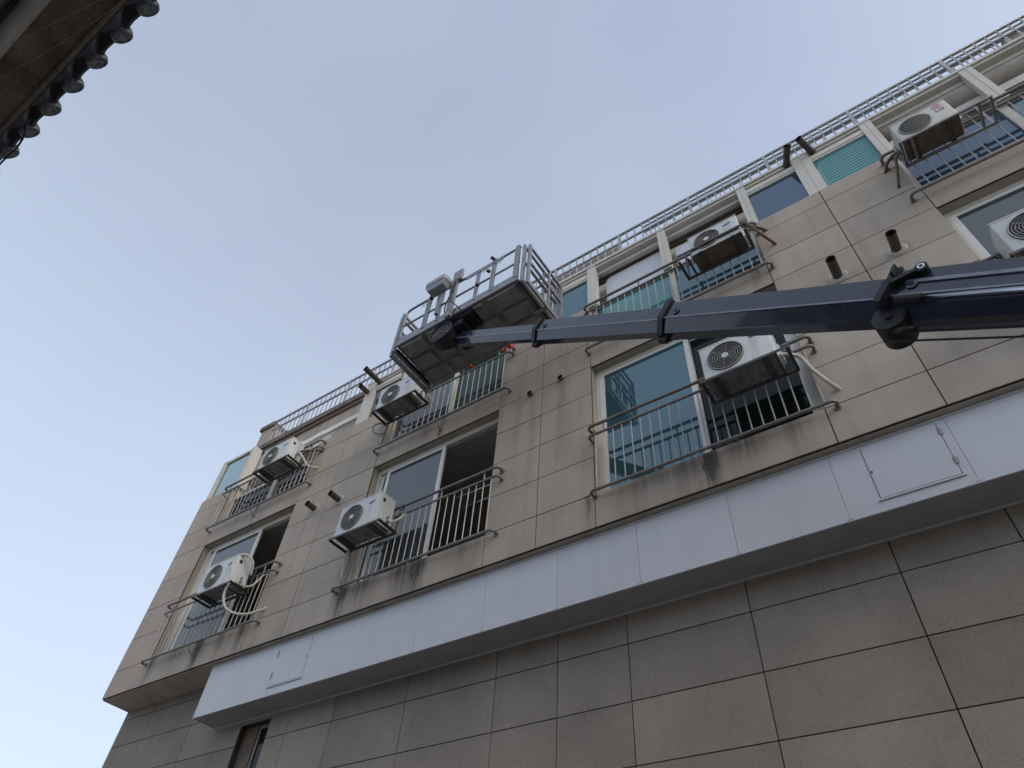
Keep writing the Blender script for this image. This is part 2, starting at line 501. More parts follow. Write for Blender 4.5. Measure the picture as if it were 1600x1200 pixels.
# overhang soffit, side, floors, rooms
MB().box(X0 + 0.004, X1, FY + 0.034, LY + 0.02, ZB - 0.012, ZB + 0.003).build('overhang_soffit', 'render', bld)
MB().box(X0, X0 + 0.03, FY + 0.033, 14.5, ZB, ZT).box(X0 + 0.004, X0 + 0.03, LY, 14.5, GZ, ZB - 0.002).box(X1 - 0.03, X1, FY + 0.034, 14.5, GZ, ZT).build('side_wall', 'stone', bld)
rm = MB()
rm.box(X0 + 0.04, X1 - 0.04, FY + 0.21, 14.4, ZB + 0.01, 5.40).box(X0 + 0.04, X1 - 0.04, FY + 0.21, 14.4, 7.96, 8.40)
rm.box(X0 + 0.04, X1 - 0.04, 9.4, 9.5, 5.40, 7.96)
for x in (X0 + 0.05, -8.66, -4.06, 0.61, 5.4):
    rm.box(x, x + 0.1, FY + 0.21, 9.4, 5.40, 7.96)
rm.box(X0 + 0.04, X1 - 0.04, 14.3, 14.45, GZ, ZT)
rm.build('room_shell', 'interior', bld)
# lower wall
LCOLS = [X0 + 0.005, -12.50, -11.12, -9.72, -9.05, -8.62, -7.70, -6.36, -4.93, -4.06, -3.16, -1.78, -0.36, 0.63, 2.02, 3.42, 4.8, 6.2, X1 - 0.03]
LROWS = [-1.6, -1.15, -0.53, 0.08, 0.70, 1.31, 1.93, 2.54, 3.15, 3.77, 4.33, 4.80, ZB - 0.012]
DOOR = (-9.72, -9.05, 2.54, 4.06)
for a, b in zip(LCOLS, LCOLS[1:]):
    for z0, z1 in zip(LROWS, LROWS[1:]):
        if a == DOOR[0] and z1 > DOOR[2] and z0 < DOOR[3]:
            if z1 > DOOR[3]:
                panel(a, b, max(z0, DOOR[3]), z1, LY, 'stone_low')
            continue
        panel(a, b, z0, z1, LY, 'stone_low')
lw = MB()
lw.box(X0 + 0.035, DOOR[0] - 0.004, LY + 0.016, LY + 0.22, GZ, ZB - 0.02)
lw.box(DOOR[1] + 0.004, X1 - 0.035, LY + 0.016, LY + 0.22, GZ, ZB - 0.02)
lw.box(DOOR[0] - 0.004, DOOR[1] + 0.004, LY + 0.016, LY + 0.22, DOOR[3] + 0.004, ZB - 0.02)
lw.box(DOOR[0] - 0.004, DOOR[1] + 0.004, LY + 0.016, LY + 0.22, GZ, DOOR[2] - 0.004)
lw.build('lower_wall_core', 'joint', bld)
fr = MB()
a, b, z0, z1 = DOOR
fr.box(a + 0.30, a + 0.35, LY + 0.12, LY + 0.17, z0, z1).box(b - 0.05, b, LY + 0.12, LY + 0.17, z0, z1).box(a + 0.35, b - 0.05, LY + 0.12, LY + 0.17, z1 - 0.05, z1)
nw = fr.build('narrow_window', 'bracket_grey', bld)
MB().box(a + 0.35, b - 0.05, LY + 0.14, LY + 0.15, z0, z1 - 0.05).build('pane', 'glass_dark', nw)
MB().box(a - 0.01, a + 0.30, LY + 0.10, LY + 0.18, z0, z1).build('shutter_jamb', 'cornice', bld)

# ---- lower-floor sliding windows
def sliding_window(a, b, split, left_glass, right_glass, right_open=False, wide_left=0.0):
    z0, z1 = 5.475, 7.893
    y0 = FY + 0.14
    f = MB()
    f.box(a + 0.006, a + 0.066, y0, y0 + 0.12, z0, z1).box(b - 0.066, b - 0.006, y0, y0 + 0.12, z0, z1)
    f.box(a + 0.066, b - 0.066, y0, y0 + 0.12, z1 - 0.065, z1).box(a + 0.066, b - 0.066, y0, y0 + 0.12, z0, z0 + 0.05)
    f.box(a + 0.066, b - 0.066, y0 + 0.05, y0 + 0.06, z1 - 0.10, z1 - 0.0652).box(a + 0.066, b - 0.066, y0 + 0.01, y0 + 0.02, z1 - 0.09, z1 - 0.0653)
    win = f.build('window', 'frame', bld)
    def sash(x0, x1, y, glass, st=0.07):
        s = MB()
        s.box(x0, x0 + st, y, y + 0.035, z0 + 0.052, z1 - 0.067).box(x1 - st, x1, y, y + 0.035, z0 + 0.052, z1 - 0.067)
        s.box(x0 + st, x1 - st, y + 0.001, y + 0.034, z1 - 0.127, z1 - 0.068).box(x0 + st, x1 - st, y + 0.001, y + 0.034, z0 + 0.053, z0 + 0.13)
        s.build('sash', 'frame_white', win)
        MB().box(x0 + st - 0.005, x1 - st + 0.005, y + 0.013, y + 0.021, z0 + 0.12, z1 - 0.12).build('pane', glass, win)
    xl = a + 0.068
    if wide_left:
        sash(xl, xl + wide_left + 0.5, y0 + 0.045, left_glass, 0.06)
        xl += wide_left
    sash(xl, split + 0.05, y0 + 0.005, left_glass)
    if not right_open:
        sash(split - 0.02, b - 0.068, y0 + 0.078, right_glass)
    return win
sliding_window(-12.33, -9.61, -10.72, 'glass_grey', 'glass_dark', right_open=True, wide_left=0.16)
sliding_window(-7.60, -4.88, -6.12, 'glass_grey', 'glass_dark', right_open=True, wide_left=0.16)
sliding_window(-3.20, -0.40, -1.78, 'glass', 'glass_dark')
sliding_window(1.60, 4.40, 3.05, 'glass_grey', 'glass_dark')

for (a, b) in ((-6.05, -4.95), (-10.6, -9.68)):
    for (y, z) in ((6.35, 6.95), (6.55, 6.90)):
        MB().tube([(a, y, z), (b, y, z)], 0.011, 8).build('drying_rod', 'frame_white', bld, smooth=True)
# ---- top terrace: low glazing inside each opening
def terrace_window(a, b, split, gl, gr, top=9.30):
    y0 = FY + 0.13
    z0 = 8.47
    f = MB()
    f.box(a + 0.006, a + 0.07, y0, y0 + 0.09, z0, max(ZT, top)).box(b - 0.07, b - 0.006, y0, y0 + 0.09, z0, max(ZT, top))
    f.box(a + 0.07, b - 0.07, y0, y0 + 0.09, top - 0.06, top).box(a + 0.07, b - 0.07, y0, y0 + 0.09, z0, z0 + 0.05)
    f.box(split - 0.045, split + 0.045, y0 - 0.01, y0 + 0.08, z0 + 0.05, top - 0.06)
    win = f.build('terrace_window', 'frame', bld)
    MB().box(a + 0.065, split - 0.04, y0 + 0.035, y0 + 0.043, z0 + 0.045, top - 0.055).build('pane', gl, win)
    MB().box(split + 0.04, b - 0.065, y0 + 0.035, y0 + 0.043, z0 + 0.045, top - 0.055).build('pane', gr, win)
terrace_window(-12.33, -9.61, -10.9, 'glass_dark', 'glass_dark', 9.22)
terrace_window(-7.60, -4.88, -6.12, 'glass_grey', 'glass_green', 9.78)
terrace_window(-3.20, -0.40, -1.76, 'glass_aqua', 'glass', 9.58)
terrace_window(1.60, 4.40, 2.95, 'glass_blue', 'glass', 9.58)

# ---- terrace back wall, ledge, roof
MB().box(X0 + 0.07, X1, TY, TY + 0.2, 8.41, 11.30).build('terrace_back_wall', 'render', bld)
bj = MB()
for x in (-10.6, -8.3, -5.9, -3.0, -1.6, 1.2, 3.4):
    bj.box(x, x + 0.012, TY - 0.003, TY, 8.6, 11.0)
bj.build('back_wall_joint', 'joint', bld)
MB().box(X0 + 0.03, X1, TY - 0.10, TY + 0.3, 11.301, 11.46).build('parapet_ledge', 'coping', bld)
MB().box(X0 + 0.05, X1, TY - 0.05, TY - 0.001, 11.20, 11.30).build('ledge_moulding', 'cornice', bld)
MB().box(X0 + 0.07, X1, TY + 0.2, 14.4, 11.1, 11.3).build('roof_slab', 'roof_fill', bld)
MB().box(X0 + 0.07, X0 + 0.2, TY + 0.2, 14.4, ZT, 11.1).box(X1 - 0.2, X1, TY + 0.2, 14.4, ZT, 11.1).box(X0 + 0.2, X1 - 0.2, 14.2, 14.4, ZT, 11.1).build('top_side_wall', 'render', bld)
MB().box(X0 + 0.03, -12.92, TY - 0.02, TY + 0.55, 11.461, 12.20).build('parapet_block', 'render', bld)
MB().box(X0 - 0.04, -12.90, TY - 0.07, TY + 0.6, 12.201, 12.33).build('parapet_cap', 'coping', bld)
MB().box(-5.3, -3.25, 7.5, 10, 11.3, 14.05).build('penthouse', 'penthouse', bld)
MB().box(4.62, 7.3, 7.5, 10, 11.3, 14.2).build('penthouse', 'penthouse', bld)

# ---- glazed terrace posts, beams and fixed panes at the facade line
YP = (FY + 0.01, FY + 0.12)
def post(x0, x1, z1=10.66, groove=True):
    b = MB().box(x0, x1, *YP, ZT + 0.001, z1)
    if groove:
        b.box(x0 + (x1 - x0) * 0.55, x0 + (x1 - x0) * 0.62, YP[0] - 0.006, YP[0], ZT + 0.001, z1)
    b.build('terrace_post', 'frame', bld)
POSTS = [(-8.60, -8.30), (-7.52, -7.22), (-4.14, -3.90), (-3.22, -3.05), (-1.84, -1.70), (-0.42, -0.28), (0.48, 0.74), (1.52, 1.68), (2.90, 3.06), (4.40, 4.56), (5.9, 6.06), (7.3, 7.46)]
for p in POSTS:
    post(*p)
# top beam in stepped mouldings
bm_ = MB()
bm_.box(-8.60, X1, FY + 0.0, FY + 0.14, 10.662, 10.72)
bm_.box(-8.60, X1, FY + 0.03, FY + 0.16, 10.60, 10.6618)
bm_.box(-8.60, X1, FY + 0.125, FY + 0.20, 10.50, 10.60)
bm_.build('terrace_beam', 'frame', bld)
sl = MB()
for k in range(3):
    sl.box(-8.55, X1, FY + 0.215 + k * 0.10, FY + 0.275 + k * 0.10, 10.60 + k * 0.06, 10.66 + k * 0.06)
sl.build('terrace_roof_slat', 'cornice', bld)
def fixed_pane(x0, x1, glass, blinds=False):
    fb = MB().box(x0, x1, YP[0] + 0.01, YP[1], 10.41, 10.52).box(x0, x1, YP[0] + 0.02, YP[1] - 0.01, 10.3605, 10.4105).build('fixed_window', 'frame', bld)
    MB().box(x0, x1, YP[0] + 0.02, YP[1] - 0.01, ZT + 0.001, ZT + 0.04).build('sill', 'frame', fb)
    MB().box(x0, x1, YP[0] + 0.05, YP[0] + 0.058, ZT + 0.04, 10.36).build('pane', glass, fb)
    if blinds:
        bl = MB()
        z = ZT + 0.06
        while z < 10.34:
            bl.box(x0 + 0.06, x1 - 0.01, YP[0] + 0.0455, YP[0] + 0.0495, z, z + 0.05)
            z += 0.072
        bl.build('blind', 'blind', fb)
fixed_pane(-8.30, -7.62, 'glass_grey')
fixed_pane(-3.90, -3.22, 'glass')
fixed_pane(-0.28, 0.48, 'glass_blue')
fixed_pane(0.74, 1.52, 'glass_aqua', True)
fixed_pane(4.56, 5.9, 'glass_blue')
# terrace interior pieces seen through the bays
bdm = MB().bevbox(-2.98, -1.80, 6.06, 6.12, 8.5, 10.48, 0.14, 'y', 5)
tag(bdm.build('leaning_board', 'white_sheet', None, origin=Vector((-2.4, 6.1, 8.5))), 'pale lilac board with rounded corner standing behind the terrace railing', 'board', 'boards on the terrace')
tag(MB().bevbox(-1.66, -0.62, 6.06, 6.12, 8.5, 10.32, 0.05, 'y', 3).build('leaning_board', 'white_sheet', None, origin=Vector((-1.1, 6.1, 8.5))), 'pale lilac square board behind the terrace air conditioner', 'board', 'boards on the terrace')
dct = MB().tube([(1.7, 6.12, 10.44), (6.5, 6.12, 10.44)], 0.19, 16)
for x in (2.45, 3.3, 4.6):
    dct.ring((x, 6.12, 10.42), 0.0, 0.0)
du = dct.build('duct', 'duct', None, smooth=True, origin=Vector((4.0, 6.12, 10.42)))
tag(du, 'thick beige wrapped duct running under the terrace roof', 'duct')
MB().box(1.68, 6.6, 6.0, 6.25, 9.95, 10.12).build('duct_shelf', 'frame', bld)
# corner glass screen
cs = thing('corner_glass_screen', (-12.65, FY + 0.06, ZT), 'free-standing glazed corner screen in cream frame on top of the facade corner', 'glass screen')
MB().box(-13.34, -13.20, FY + 0.02, FY + 0.10, ZT, 10.66).build('post', 'frame', cs)
MB().box(-12.30, -12.18, FY + 0.02, FY + 0.22, ZT, 10.66).build('post', 'frame', cs)
MB().box(-13.20, -12.30, FY + 0.03, FY + 0.10, 10.58, 10.66).build('head_rail', 'frame', cs)
MB().box(-13.20, -12.30, FY + 0.03, FY + 0.10, ZT, ZT + 0.05).build('sill_rail', 'frame', cs)
MB().box(-13.20, -12.30, FY + 0.06, FY + 0.068, ZT + 0.05, 10.58).build('pane', 'glass_clear', cs)
MB().box(-12.29, -9.62, 6.02, 6.38, 9.72, 9.92).build('terrace_shelf', 'frame', bld)
# white scalloped cover on the low terrace wall
aw = MB()
prof = []
N = 40
for i in range(N + 1):
    x = -10.9 + 2.25 * i / N
    zt = 10.14 + 0.02 * math.sin(i * 0.5) * (1 - i / N) + 0.07 * math.exp(-((i - 2) / 3) ** 2)
    prof.append((x, zt))
vs, fs = [], []
for (x, zt) in prof:
    vs += [(x, 5.98, zt), (x, 5.98, zt - 0.13), (x, 6.03, zt - 0.13), (x, 6.03, zt)]
for i in range(N):
    for k in range(4):
        fs.append((4 * i + k, 4 * i + (k + 1) % 4, 4 * i + 4 + (k + 1) % 4, 4 * i + 4 + k))
fs += [(0, 1, 2, 3), (4 * N + 3, 4 * N + 2, 4 * N + 1, 4 * N)]
aw.add(vs, fs)
tag(aw.build('sheet_cover', 'white_awning', None, origin=Vector((-9.8, 6.0, 10.0))), 'wavy white sheet edge above the low terrace wall', 'cover')
MB().box(-9.55, -8.62, 6.035, 6.06, 9.40, 10.0).build('terrace_inner_panel', 'render', bld)

# ------------------------------------------------------------------ balcony railings
RY = 5.68
RAILGROUP = 'stainless railings across the window openings'
def railing(xa, xb, zb, label, brace=None, off=0.0):
    """three horizontal tubes with returns into the wall and a row of pickets"""
    t = thing('balcony_railing', ((xa + xb) / 2, RY, zb), label, 'railing', RAILGROUP)
    z2, z3 = zb + 0.93, zb + 1.09
    def rail(z, y, r, x0, x1, name):
        e = 0.07
        pts = spline([(x0 + 0.02, FY + 0.005, z), (x0 + 0.005, y + e * 0.6, z), (x0 + e * 0.7, y, z), (x0 + e * 2, y, z)], 4)[:-1]
        pts += [Vector((x0 + 0.3, y, z)), Vector((x1 - 0.3, y, z))]
        pts += spline([(x1 - e * 2, y, z), (x1 - e * 0.7, y, z), (x1 - 0.005, y + e * 0.6, z), (x1 - 0.02, FY + 0.005, z)], 4)
        MB().tube(pts, r, 10).build(name, 'rail', t, smooth=True)
        for x in (x0 + 0.02, x1 - 0.02):
            MB().tube([(x, FY - 0.012, z), (x, FY - 0.0005, z)], r * 1.9, 12).build('wall_rose', 'rail', t)
    rail(zb, RY, 0.021, xa, xb, 'bottom_rail')
    rail(z2, RY, 0.019, xa, xb, 'middle_rail')
    rail(z3, RY - 0.01, 0.023, xa, xb, 'top_rail')
    n = 22
    pk = tubemesh(0.0085, z2 - zb, 'picket', 6)
    for i in range(n):
        x = xa + 0.11 + off + (xb - xa - 0.22) * i / (n - 1)
        place('picket', pk, (x, RY, zb), t)
    sp = tubemesh(0.012, z3 - z2, 'rail', 6)
    for i in (1, 7, 14, 20):
        x = xa + 0.11 + off + (xb - xa - 0.22) * i / (n - 1)
        place('spacer', sp, (x, RY - 0.005, z2), t)
    xm = brace if brace is not None else (xa + xb) / 2
    MB().tube(spline([(xm, RY, zb), (xm, RY + 0.01, zb - 0.08), (xm + 0.01, RY + 0.06, zb - 0.15), (xm + 0.01, FY + 0.002, zb - 0.17)], 4), 0.011, 8).ring((xm + 0.01, FY - 0.004, zb - 0.17), 0.018, 0.007).build('bottom_stay', 'rail', t, smooth=True)
    return t
railing(-12.38, -9.34, 5.38, 'railing of the corner window above the end of the sign box', -10.95)
railing(-7.65, -4.67, 5.41, 'railing of the open dark window on the floor above the sign box', -6.12)
railing(-3.21, -0.26, 5.42, 'railing of the teal window below the boom, on the floor above the sign box', -1.80)
railing(1.48, 4.52, 5.42, 'railing mostly hidden by the boom beside the two stub vents')
railing(-12.38, -9.34, 8.25, 'railing of the top floor beside the free-standing corner glass screen', -10.9)
railing(-7.63, -4.68, 8.22, 'railing in front of dark green glass under the lifted platform', -6.12)
railing(-3.23, -0.33, 8.22, 'railing with white board behind it, top floor above the boom', -1.76)
railing(1.44, 4.52, 8.22, 'railing with blue glass behind it, under the duct on the top floor')

# ------------------------------------------------------------------ rooftop railing
rr = thing('rooftop_railing', (-3, TY, 11.46), 'long grey metal railing with many pickets along the roof edge', 'railing')
MB().tube([(-12.92, TY, 12.36), (X1, TY, 12.36)], 0.030, 10).build('top_rail', 'rail_roof', rr, smooth=True)
MB().box(-12.92, X1, TY - 0.018, TY + 0.018, 12.035, 12.085).build('middle_rail', 'rail_roof', rr)
MB().box(-12.92, X1, TY - 0.018, TY + 0.018, 11.52, 11.56).build('bottom_rail', 'rail_roof', rr)
pk = boxmesh(0.022, 0.022, 12.36 - 11.54, 'rail_roof')
x = -12.85
i = 0
pp = boxmesh(0.05, 0.05, 12.36 - 11.46, 'rail_roof')
while x < X1:
    if i % 9 == 7:
        place('post', pp, (x, TY, 11.46), rr)
    else:
        place('picket', pk, (x, TY, 11.54), rr)
    x += 0.165
    i += 1
r2 = thing('inner_roof_railing', (2.5, 6.78, 11.3), 'second thinner railing just behind the roof edge railing', 'railing')
MB().tube([(-2.4, 6.78, 12.92), (X1, 6.78, 12.92)], 0.022, 8).build('top_rail', 'rail_roof', r2, smooth=True)
MB().box(-2.4, X1, 6.765, 6.795, 12.68, 12.73).build('middle_rail', 'pipe', r2)
pk2 = boxmesh(0.02, 0.02, 1.62, 'rail_roof')
x = -2.35
while x < X1:
    place('picket', pk2, (x, 6.78, 11.3), r2)
    x += 0.198

# ------------------------------------------------------------------ fascia sign box under the overhang
SY, SZ0, SZ1 = 5.912, 4.13, ZB - 0.014
sg = thing('sign_box', (-1.5, SY, SZ0), 'long blank grey-white sign box under the overhanging floor', 'sign box')
SJ = [-10.36, -7.03, -5.95, -4.86, -3.80, -2.74, -1.65, -0.56, 0.53, 1.62, 2.7, 3.8, 4.9, 6.0, 7.1, X1]
HATCH = [(-8.72, -8.02, 4.27, 4.88), (-0.25, 0.45, 4.26, 4.90)]
HOLES = []
for a, b in zip(SJ, SJ[1:]):
    h = [q for q in HATCH if q[0] > a and q[1] < b]
    m = MB()
    if not h:
        m.box(a + 0.002, b - 0.002, SY, SY + 0.02, SZ0, SZ1)
    else:
        q = h[0]
        m.box(a + 0.0012, q[0], SY, SY + 0.02, SZ0, SZ1).box(q[1], b - 0.0012, SY, SY + 0.02, SZ0, SZ1)
        m.box(q[0], q[1], SY, SY + 0.02, SZ0, q[2]).box(q[0], q[1], SY, SY + 0.02, q[3], SZ1)
    sp_ = m.build('sign_panel', 'sign', sg)
    sc = MB()
    for x in (a + 0.02, b - 0.02, (a + b) / 2):
        sc.tube([(x, SY - 0.003, SZ0 + 0.018), (x, SY + 0.001, SZ0 + 0.018)], 0.005, 6)
    sc.build('screw', 'joint', sp_)
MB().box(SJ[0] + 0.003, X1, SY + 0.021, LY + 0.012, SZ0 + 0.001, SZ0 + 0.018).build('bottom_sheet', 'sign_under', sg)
MB().box(SJ[0] - 0.014, SJ[0] + 0.001, SY - 0.002, LY + 0.01, SZ0 - 0.004, SZ1).build('end_cap', 'sign', sg)
MB().box(SJ[0] + 0.004, X1, SY - 0.012, SY - 0.0005, SZ1 - 0.030, SZ1 - 0.002).build('top_trim', 'sign', sg)
MB().box(SJ[0] + 0.0, X1, LY - 0.03, LY - 0.001, SZ0 - 0.014, SZ0 + 0.0008).build('wall_angle', 'sign', sg)
MB().box(SJ[0] + 0.02, X1, SY + 0.022, SY + 0.03, SZ0 + 0.02, SZ1).build('backing_frame', 'joint', sg)
for q, right in zip(HATCH, (False, True)):
    hm = MB().box(q[0] + 0.006, q[1] - 0.006, SY - 0.008, SY + 0.012, q[2] + 0.010, q[3] - 0.006)
    h = hm.build('access_hatch', 'sign', sg)
    MB().box(q[0] - 0.02, q[1] + 0.02, SY - 0.016, SY - 0.0008, q[2] - 0.018, q[2] - 0.002).build('drip_rail', 'sign', h)
    hx = q[1] if right else q[0]
    for z in (q[2] + 0.12, q[3] - 0.16):
        MB().tube([(hx, SY - 0.012, z), (hx, SY - 0.012, z + 0.09)], 0.009, 8).box(hx - 0.02, hx + 0.02, SY - 0.010, SY - 0.0085, z + 0.01, z + 0.08).build('hinge', 'sign_under', h)
    lx = q[0] + 0.02 if right else q[1] - 0.02
    MB().tube([(lx, SY - 0.014, (q[2] + q[3]) / 2), (lx, SY - 0.007, (q[2] + q[3]) / 2)], 0.010, 8).build('latch', 'joint', h)

# ------------------------------------------------------------------ air conditioners
ACG = 'air conditioner units hung outside the railings'
def air_conditioner(x, y, z, wd, ht, dp, label, style='rings', logo='oval', body='ac', pan='ac_pan', fan_r=0.215, side='right'):
    t = thing('air_conditioner', (x + wd / 2, y + dp / 2, z), label, 'air conditioner', ACG)
    for fx in (x + 0.10, x + wd - 0.16):
        MB().box(fx, fx + 0.06, y - 0.015, y + dp + 0.015, z, z + 0.022).build('foot', 'bracket', t)
    zb = z + 0.022
    MB().bevbox(x, x + wd, y, y + dp, zb + 0.012, z + ht, 0.018, 'z', 3).build('casing', body, t, autosmooth=35)
    MB().box(x - 0.004, x + wd + 0.004, y - 0.005, y + dp - 0.002, z + ht - 0.002, z + ht + 0.012).build('lid', body, t)
    b = MB().box(x + 0.004, x + wd - 0.004, y + 0.006, y + dp - 0.004, zb, zb + 0.0115)
    for fx in (x + wd * 0.25, x + wd * 0.55, x + wd * 0.72):
        b.box(fx, fx + 0.05, y + 0.03, y + dp - 0.03, zb - 0.010, zb)
    b.build('base_pan', pan, t)
    cx, cz = x + wd * 0.355, z + 0.022 + (ht - 0.022) * 0.50
    MB().disc((cx, y - 0.0015, cz), fan_r + 0.008, n=36).build('fan_opening', 'black', t)
    # fan blades behind the guard
    gz = MB()
    if style == 'rings':
        k = 0
        r_ = fan_r
        while r_ > 0.05:
            gz.ring((cx, y - 0.010, cz), r_, 0.0040 if k else 0.009, n=40, m=5)
            r_ -= 0.030
            k += 1
        for a in range(6):
            t_ = R(60 * a + 15)
            gz.bar((cx + 0.05 * math.cos(t_), y - 0.008, cz + 0.05 * math.sin(t_)), (cx + fan_r * math.cos(t_), y - 0.008, cz + fan_r * math.sin(t_)), 0.005, 0.005, (0, 1, 0))
    else:
        gz.ring((cx, y - 0.008, cz), fan_r, 0.008, n=40, m=5)
        q = -fan_r + 0.012
        while q < fan_r:
            L_ = math.sqrt(max(0, fan_r ** 2 - q * q))
            gz.bar((cx - L_, y - 0.010, cz + q), (cx + L_, y - 0.010, cz + q), 0.0045, 0.003, (0, 1, 0))
            gz.bar((cx + q, y - 0.0065, cz - L_), (cx + q, y - 0.0065, cz + L_), 0.0045, 0.003, (0, 1, 0))
            q += 0.0235
    gz.build('fan_guard', 'grille', t, smooth=True)
    if style == 'rings':
        MB().tube([(cx, y - 0.016, cz), (cx, y - 0.002, cz)], 0.042, 20).build('guard_hub', body, t)
    lx, lz = x + wd * 0.80, z + ht * 0.77
    if logo == 'oval':
        ov = MB().disc((lx, y - 0.002, lz), 0.068, n=28, sx=1.0, sz=0.36, tilt=R(9)).build('logo', 'logo_blue', t)
        tx = bpy.data.objects.new('lettering', textmesh('SAMSUNG', 0.026, 'ac'))
        col.objects.link(tx)
        tx.parent = t
        tx.rotation_euler = (R(90), 0, 0)
        tx.location = Vector((lx, y - 0.004, lz)) - ORIGIN[t.name]
        cp = MB()
        for k in range(3):
            cp.box(lx - 0.055, lx + 0.05 - 0.012 * k, y - 0.0012, y - 0.0004, lz - 0.085 - 0.045 * k, lz - 0.080 - 0.045 * k)
        cp.build('caption_line', 'caption', t)
    else:
        lx, lz = x + wd * 0.835, z + ht * 0.70
        MB().disc((lx - 0.01, y - 0.002, lz + 0.07), 0.058, n=28).build('logo', 'logo_pink', t)
        tx = bpy.data.objects.new('lettering', textmesh('LG', 0.085, 'logo_grey'))
        col.objects.link(tx)
        tx.parent = t
        tx.rotation_euler = (R(90), 0, 0)
        tx.location = Vector((lx - 0.005, y - 0.003, lz - 0.045)) - ORIGIN[t.name]
        MB().ring((lx - 0.01, y - 0.003, lz + 0.07), 0.040, 0.003, n=24, m=4).build('logo_ring', 'ac', t)
    # valve side
    sx = x + wd
    MB().bevbox(sx - 0.001, sx + 0.035, y + dp * 0.35, y + dp - 0.03, zb + 0.05, zb + 0.24, 0.012, 'x', 2).build('valve_cover', body, t)
    MB().box(sx - 0.0005, sx + 0.006, y + 0.05, y + dp * 0.32, z + ht - 0.14, z + ht - 0.08).build('handle_recess', 'black', t)
    vp = MB()
    for dz in (0.08, 0.15):
        vp.tube([(sx + 0.03, y + dp * 0.55, zb + dz), (sx + 0.085, y + dp * 0.55, zb + dz)], 0.014, 8)
    vp.build('valve', 'bracket_grey', t)
    return t
def bracket(xa, xb, yf, z, label, rail_top, yb=5.655, mtl='bracket', guard=0.0, hook_side=None):
    """steel angle tray hung over the railing"""
    t = thing('mounting_bracket', ((xa + xb) / 2, (yf + yb) / 2, z - 0.05), label, 'bracket', 'steel trays under the air conditioners')
    th = 0.036
    m = MB()
    m.box(xa, xb, yf, yf + 0.005, z - th + guard, z + guard).box(xa, xb, yf + 0.005, yf + th, z - 0.005 + guard, z + guard) if guard else m.box(xa, xb, yf, yf + 0.005, z - th, z).box(xa, xb, yf + 0.005, yf + th, z - 0.006, z - 0.0005)
    m.build('front_angle', mtl, t)
    MB().box(xa, xb, yb - th, yb, z - th, z - 0.006).build('back_angle', mtl, t)
    for x in (xa, xb - th):
        MB().box(x, x + 0.005, yf + 0.006, yb - th - 0.001, z - th, z - 0.007).box(x + 0.005, x + th, yf + 0.006, yb - th - 0.001, z - 0.012, z - 0.007).build('side_angle', mtl, t)
        if guard:
            MB().box(x, x + 0.006, yf + 0.006, yf + 0.04, z - 0.006, z + guard - 0.04).build('guard_upright', mtl, t)
    for x in (xa + 0.13, xb - 0.17):
        MB().box(x, x + 0.03, yf + 0.01, yb - th - 0.002, z - 0.035, z - 0.013).build('cross_bar', mtl, t)
    for x in (xa + 0.02, xb - 0.05):
        MB().box(x, x + 0.032, yb - 0.004, yb + 0.0015, z - 0.005, rail_top + 0.026).box(x, x + 0.032, yb - 0.004, 5.705, rail_top + 0.0262, rail_top + 0.031).box(x, x + 0.032, 5.7005, 5.705, rail_top - 0.06, rail_top + 0.026).build('hook_strap', mtl, t)
    return t
def tray_ac(x, z, wd, ht, rail_top, label, blabel, y=5.30, dp=0.32, xa=None, xb=None, guard=0.0, bm='bracket', **kw):
    bracket((x - 0.05) if xa is None else xa, (x + wd + 0.13) if xb is None else xb, y - 0.035, z, blabel, rail_top, guard=guard, mtl=bm)
    return air_conditioner(x, y, z, wd, ht, dp, label, **kw)

LT, UT = 6.49, 9.31
tray_ac(-10.75, 6.00, 0.86, 0.57, 6.47, 'white air conditioner with long looped white hose, at the corner window', 'steel tray under the looped-hose air conditioner')
tray_ac(-10.62, 8.76, 0.86, 0.55, 9.34, 'white air conditioner on the top floor beside the corner glass screen', 'dirty steel tray next to the corner glass screen')
tray_ac(-7.44, 6.00, 0.86, 0.57, 6.50, 'white air conditioner left of the open dark window', 'steel tray below the open dark window unit')
tray_ac(-7.38, 8.76, 0.86, 0.55, 9.31, 'white air conditioner under the end of the lifted platform', 'steel tray under the unit by the platform')
tray_ac(-1.44, 6.03, 0.83, 0.56, 6.51, 'white air conditioner partly covered by the boom, in front of teal window', 'steel tray just below the boom', xb=-0.47)
tray_ac(-1.25, 8.66, 0.74, 0.50, 9.31, 'white air conditioner in front of the white terrace board, set deep in its guard frame', 'open steel guard frame around a top floor unit', y=5.34, xa=-1.45, xb=-0.44, guard=0.16, pan='ac_pan_rust', fan_r=0.19)
tray_ac(1.645, 8.78, 0.66, 0.50, 9.31, 'aged air conditioner with square-mesh fan guard and rusty underside', 'long grey steel frame reaching past the aged unit', y=5.30, xb=2.66, style='mesh', logo='letters', body='ac_old', pan='ac_pan_rust', fan_r=0.185, bm='bracket_grey')
tray_ac(1.71, 6.01, 0.83, 0.56, 6.51, 'white air conditioner cut by the picture edge above the boom', 'steel tray hidden behind the boom')

# ------------------------------------------------------------------ hoses and pipes
def hose(pts, r, mtl, label, k=8, group='hoses from the air conditioners'):
    o = Vector(pts[0])
    return tag(MB().tube(spline(pts, k), r, 10).build('hose', mtl, None, smooth=True, origin=o), label, 'hose', group)
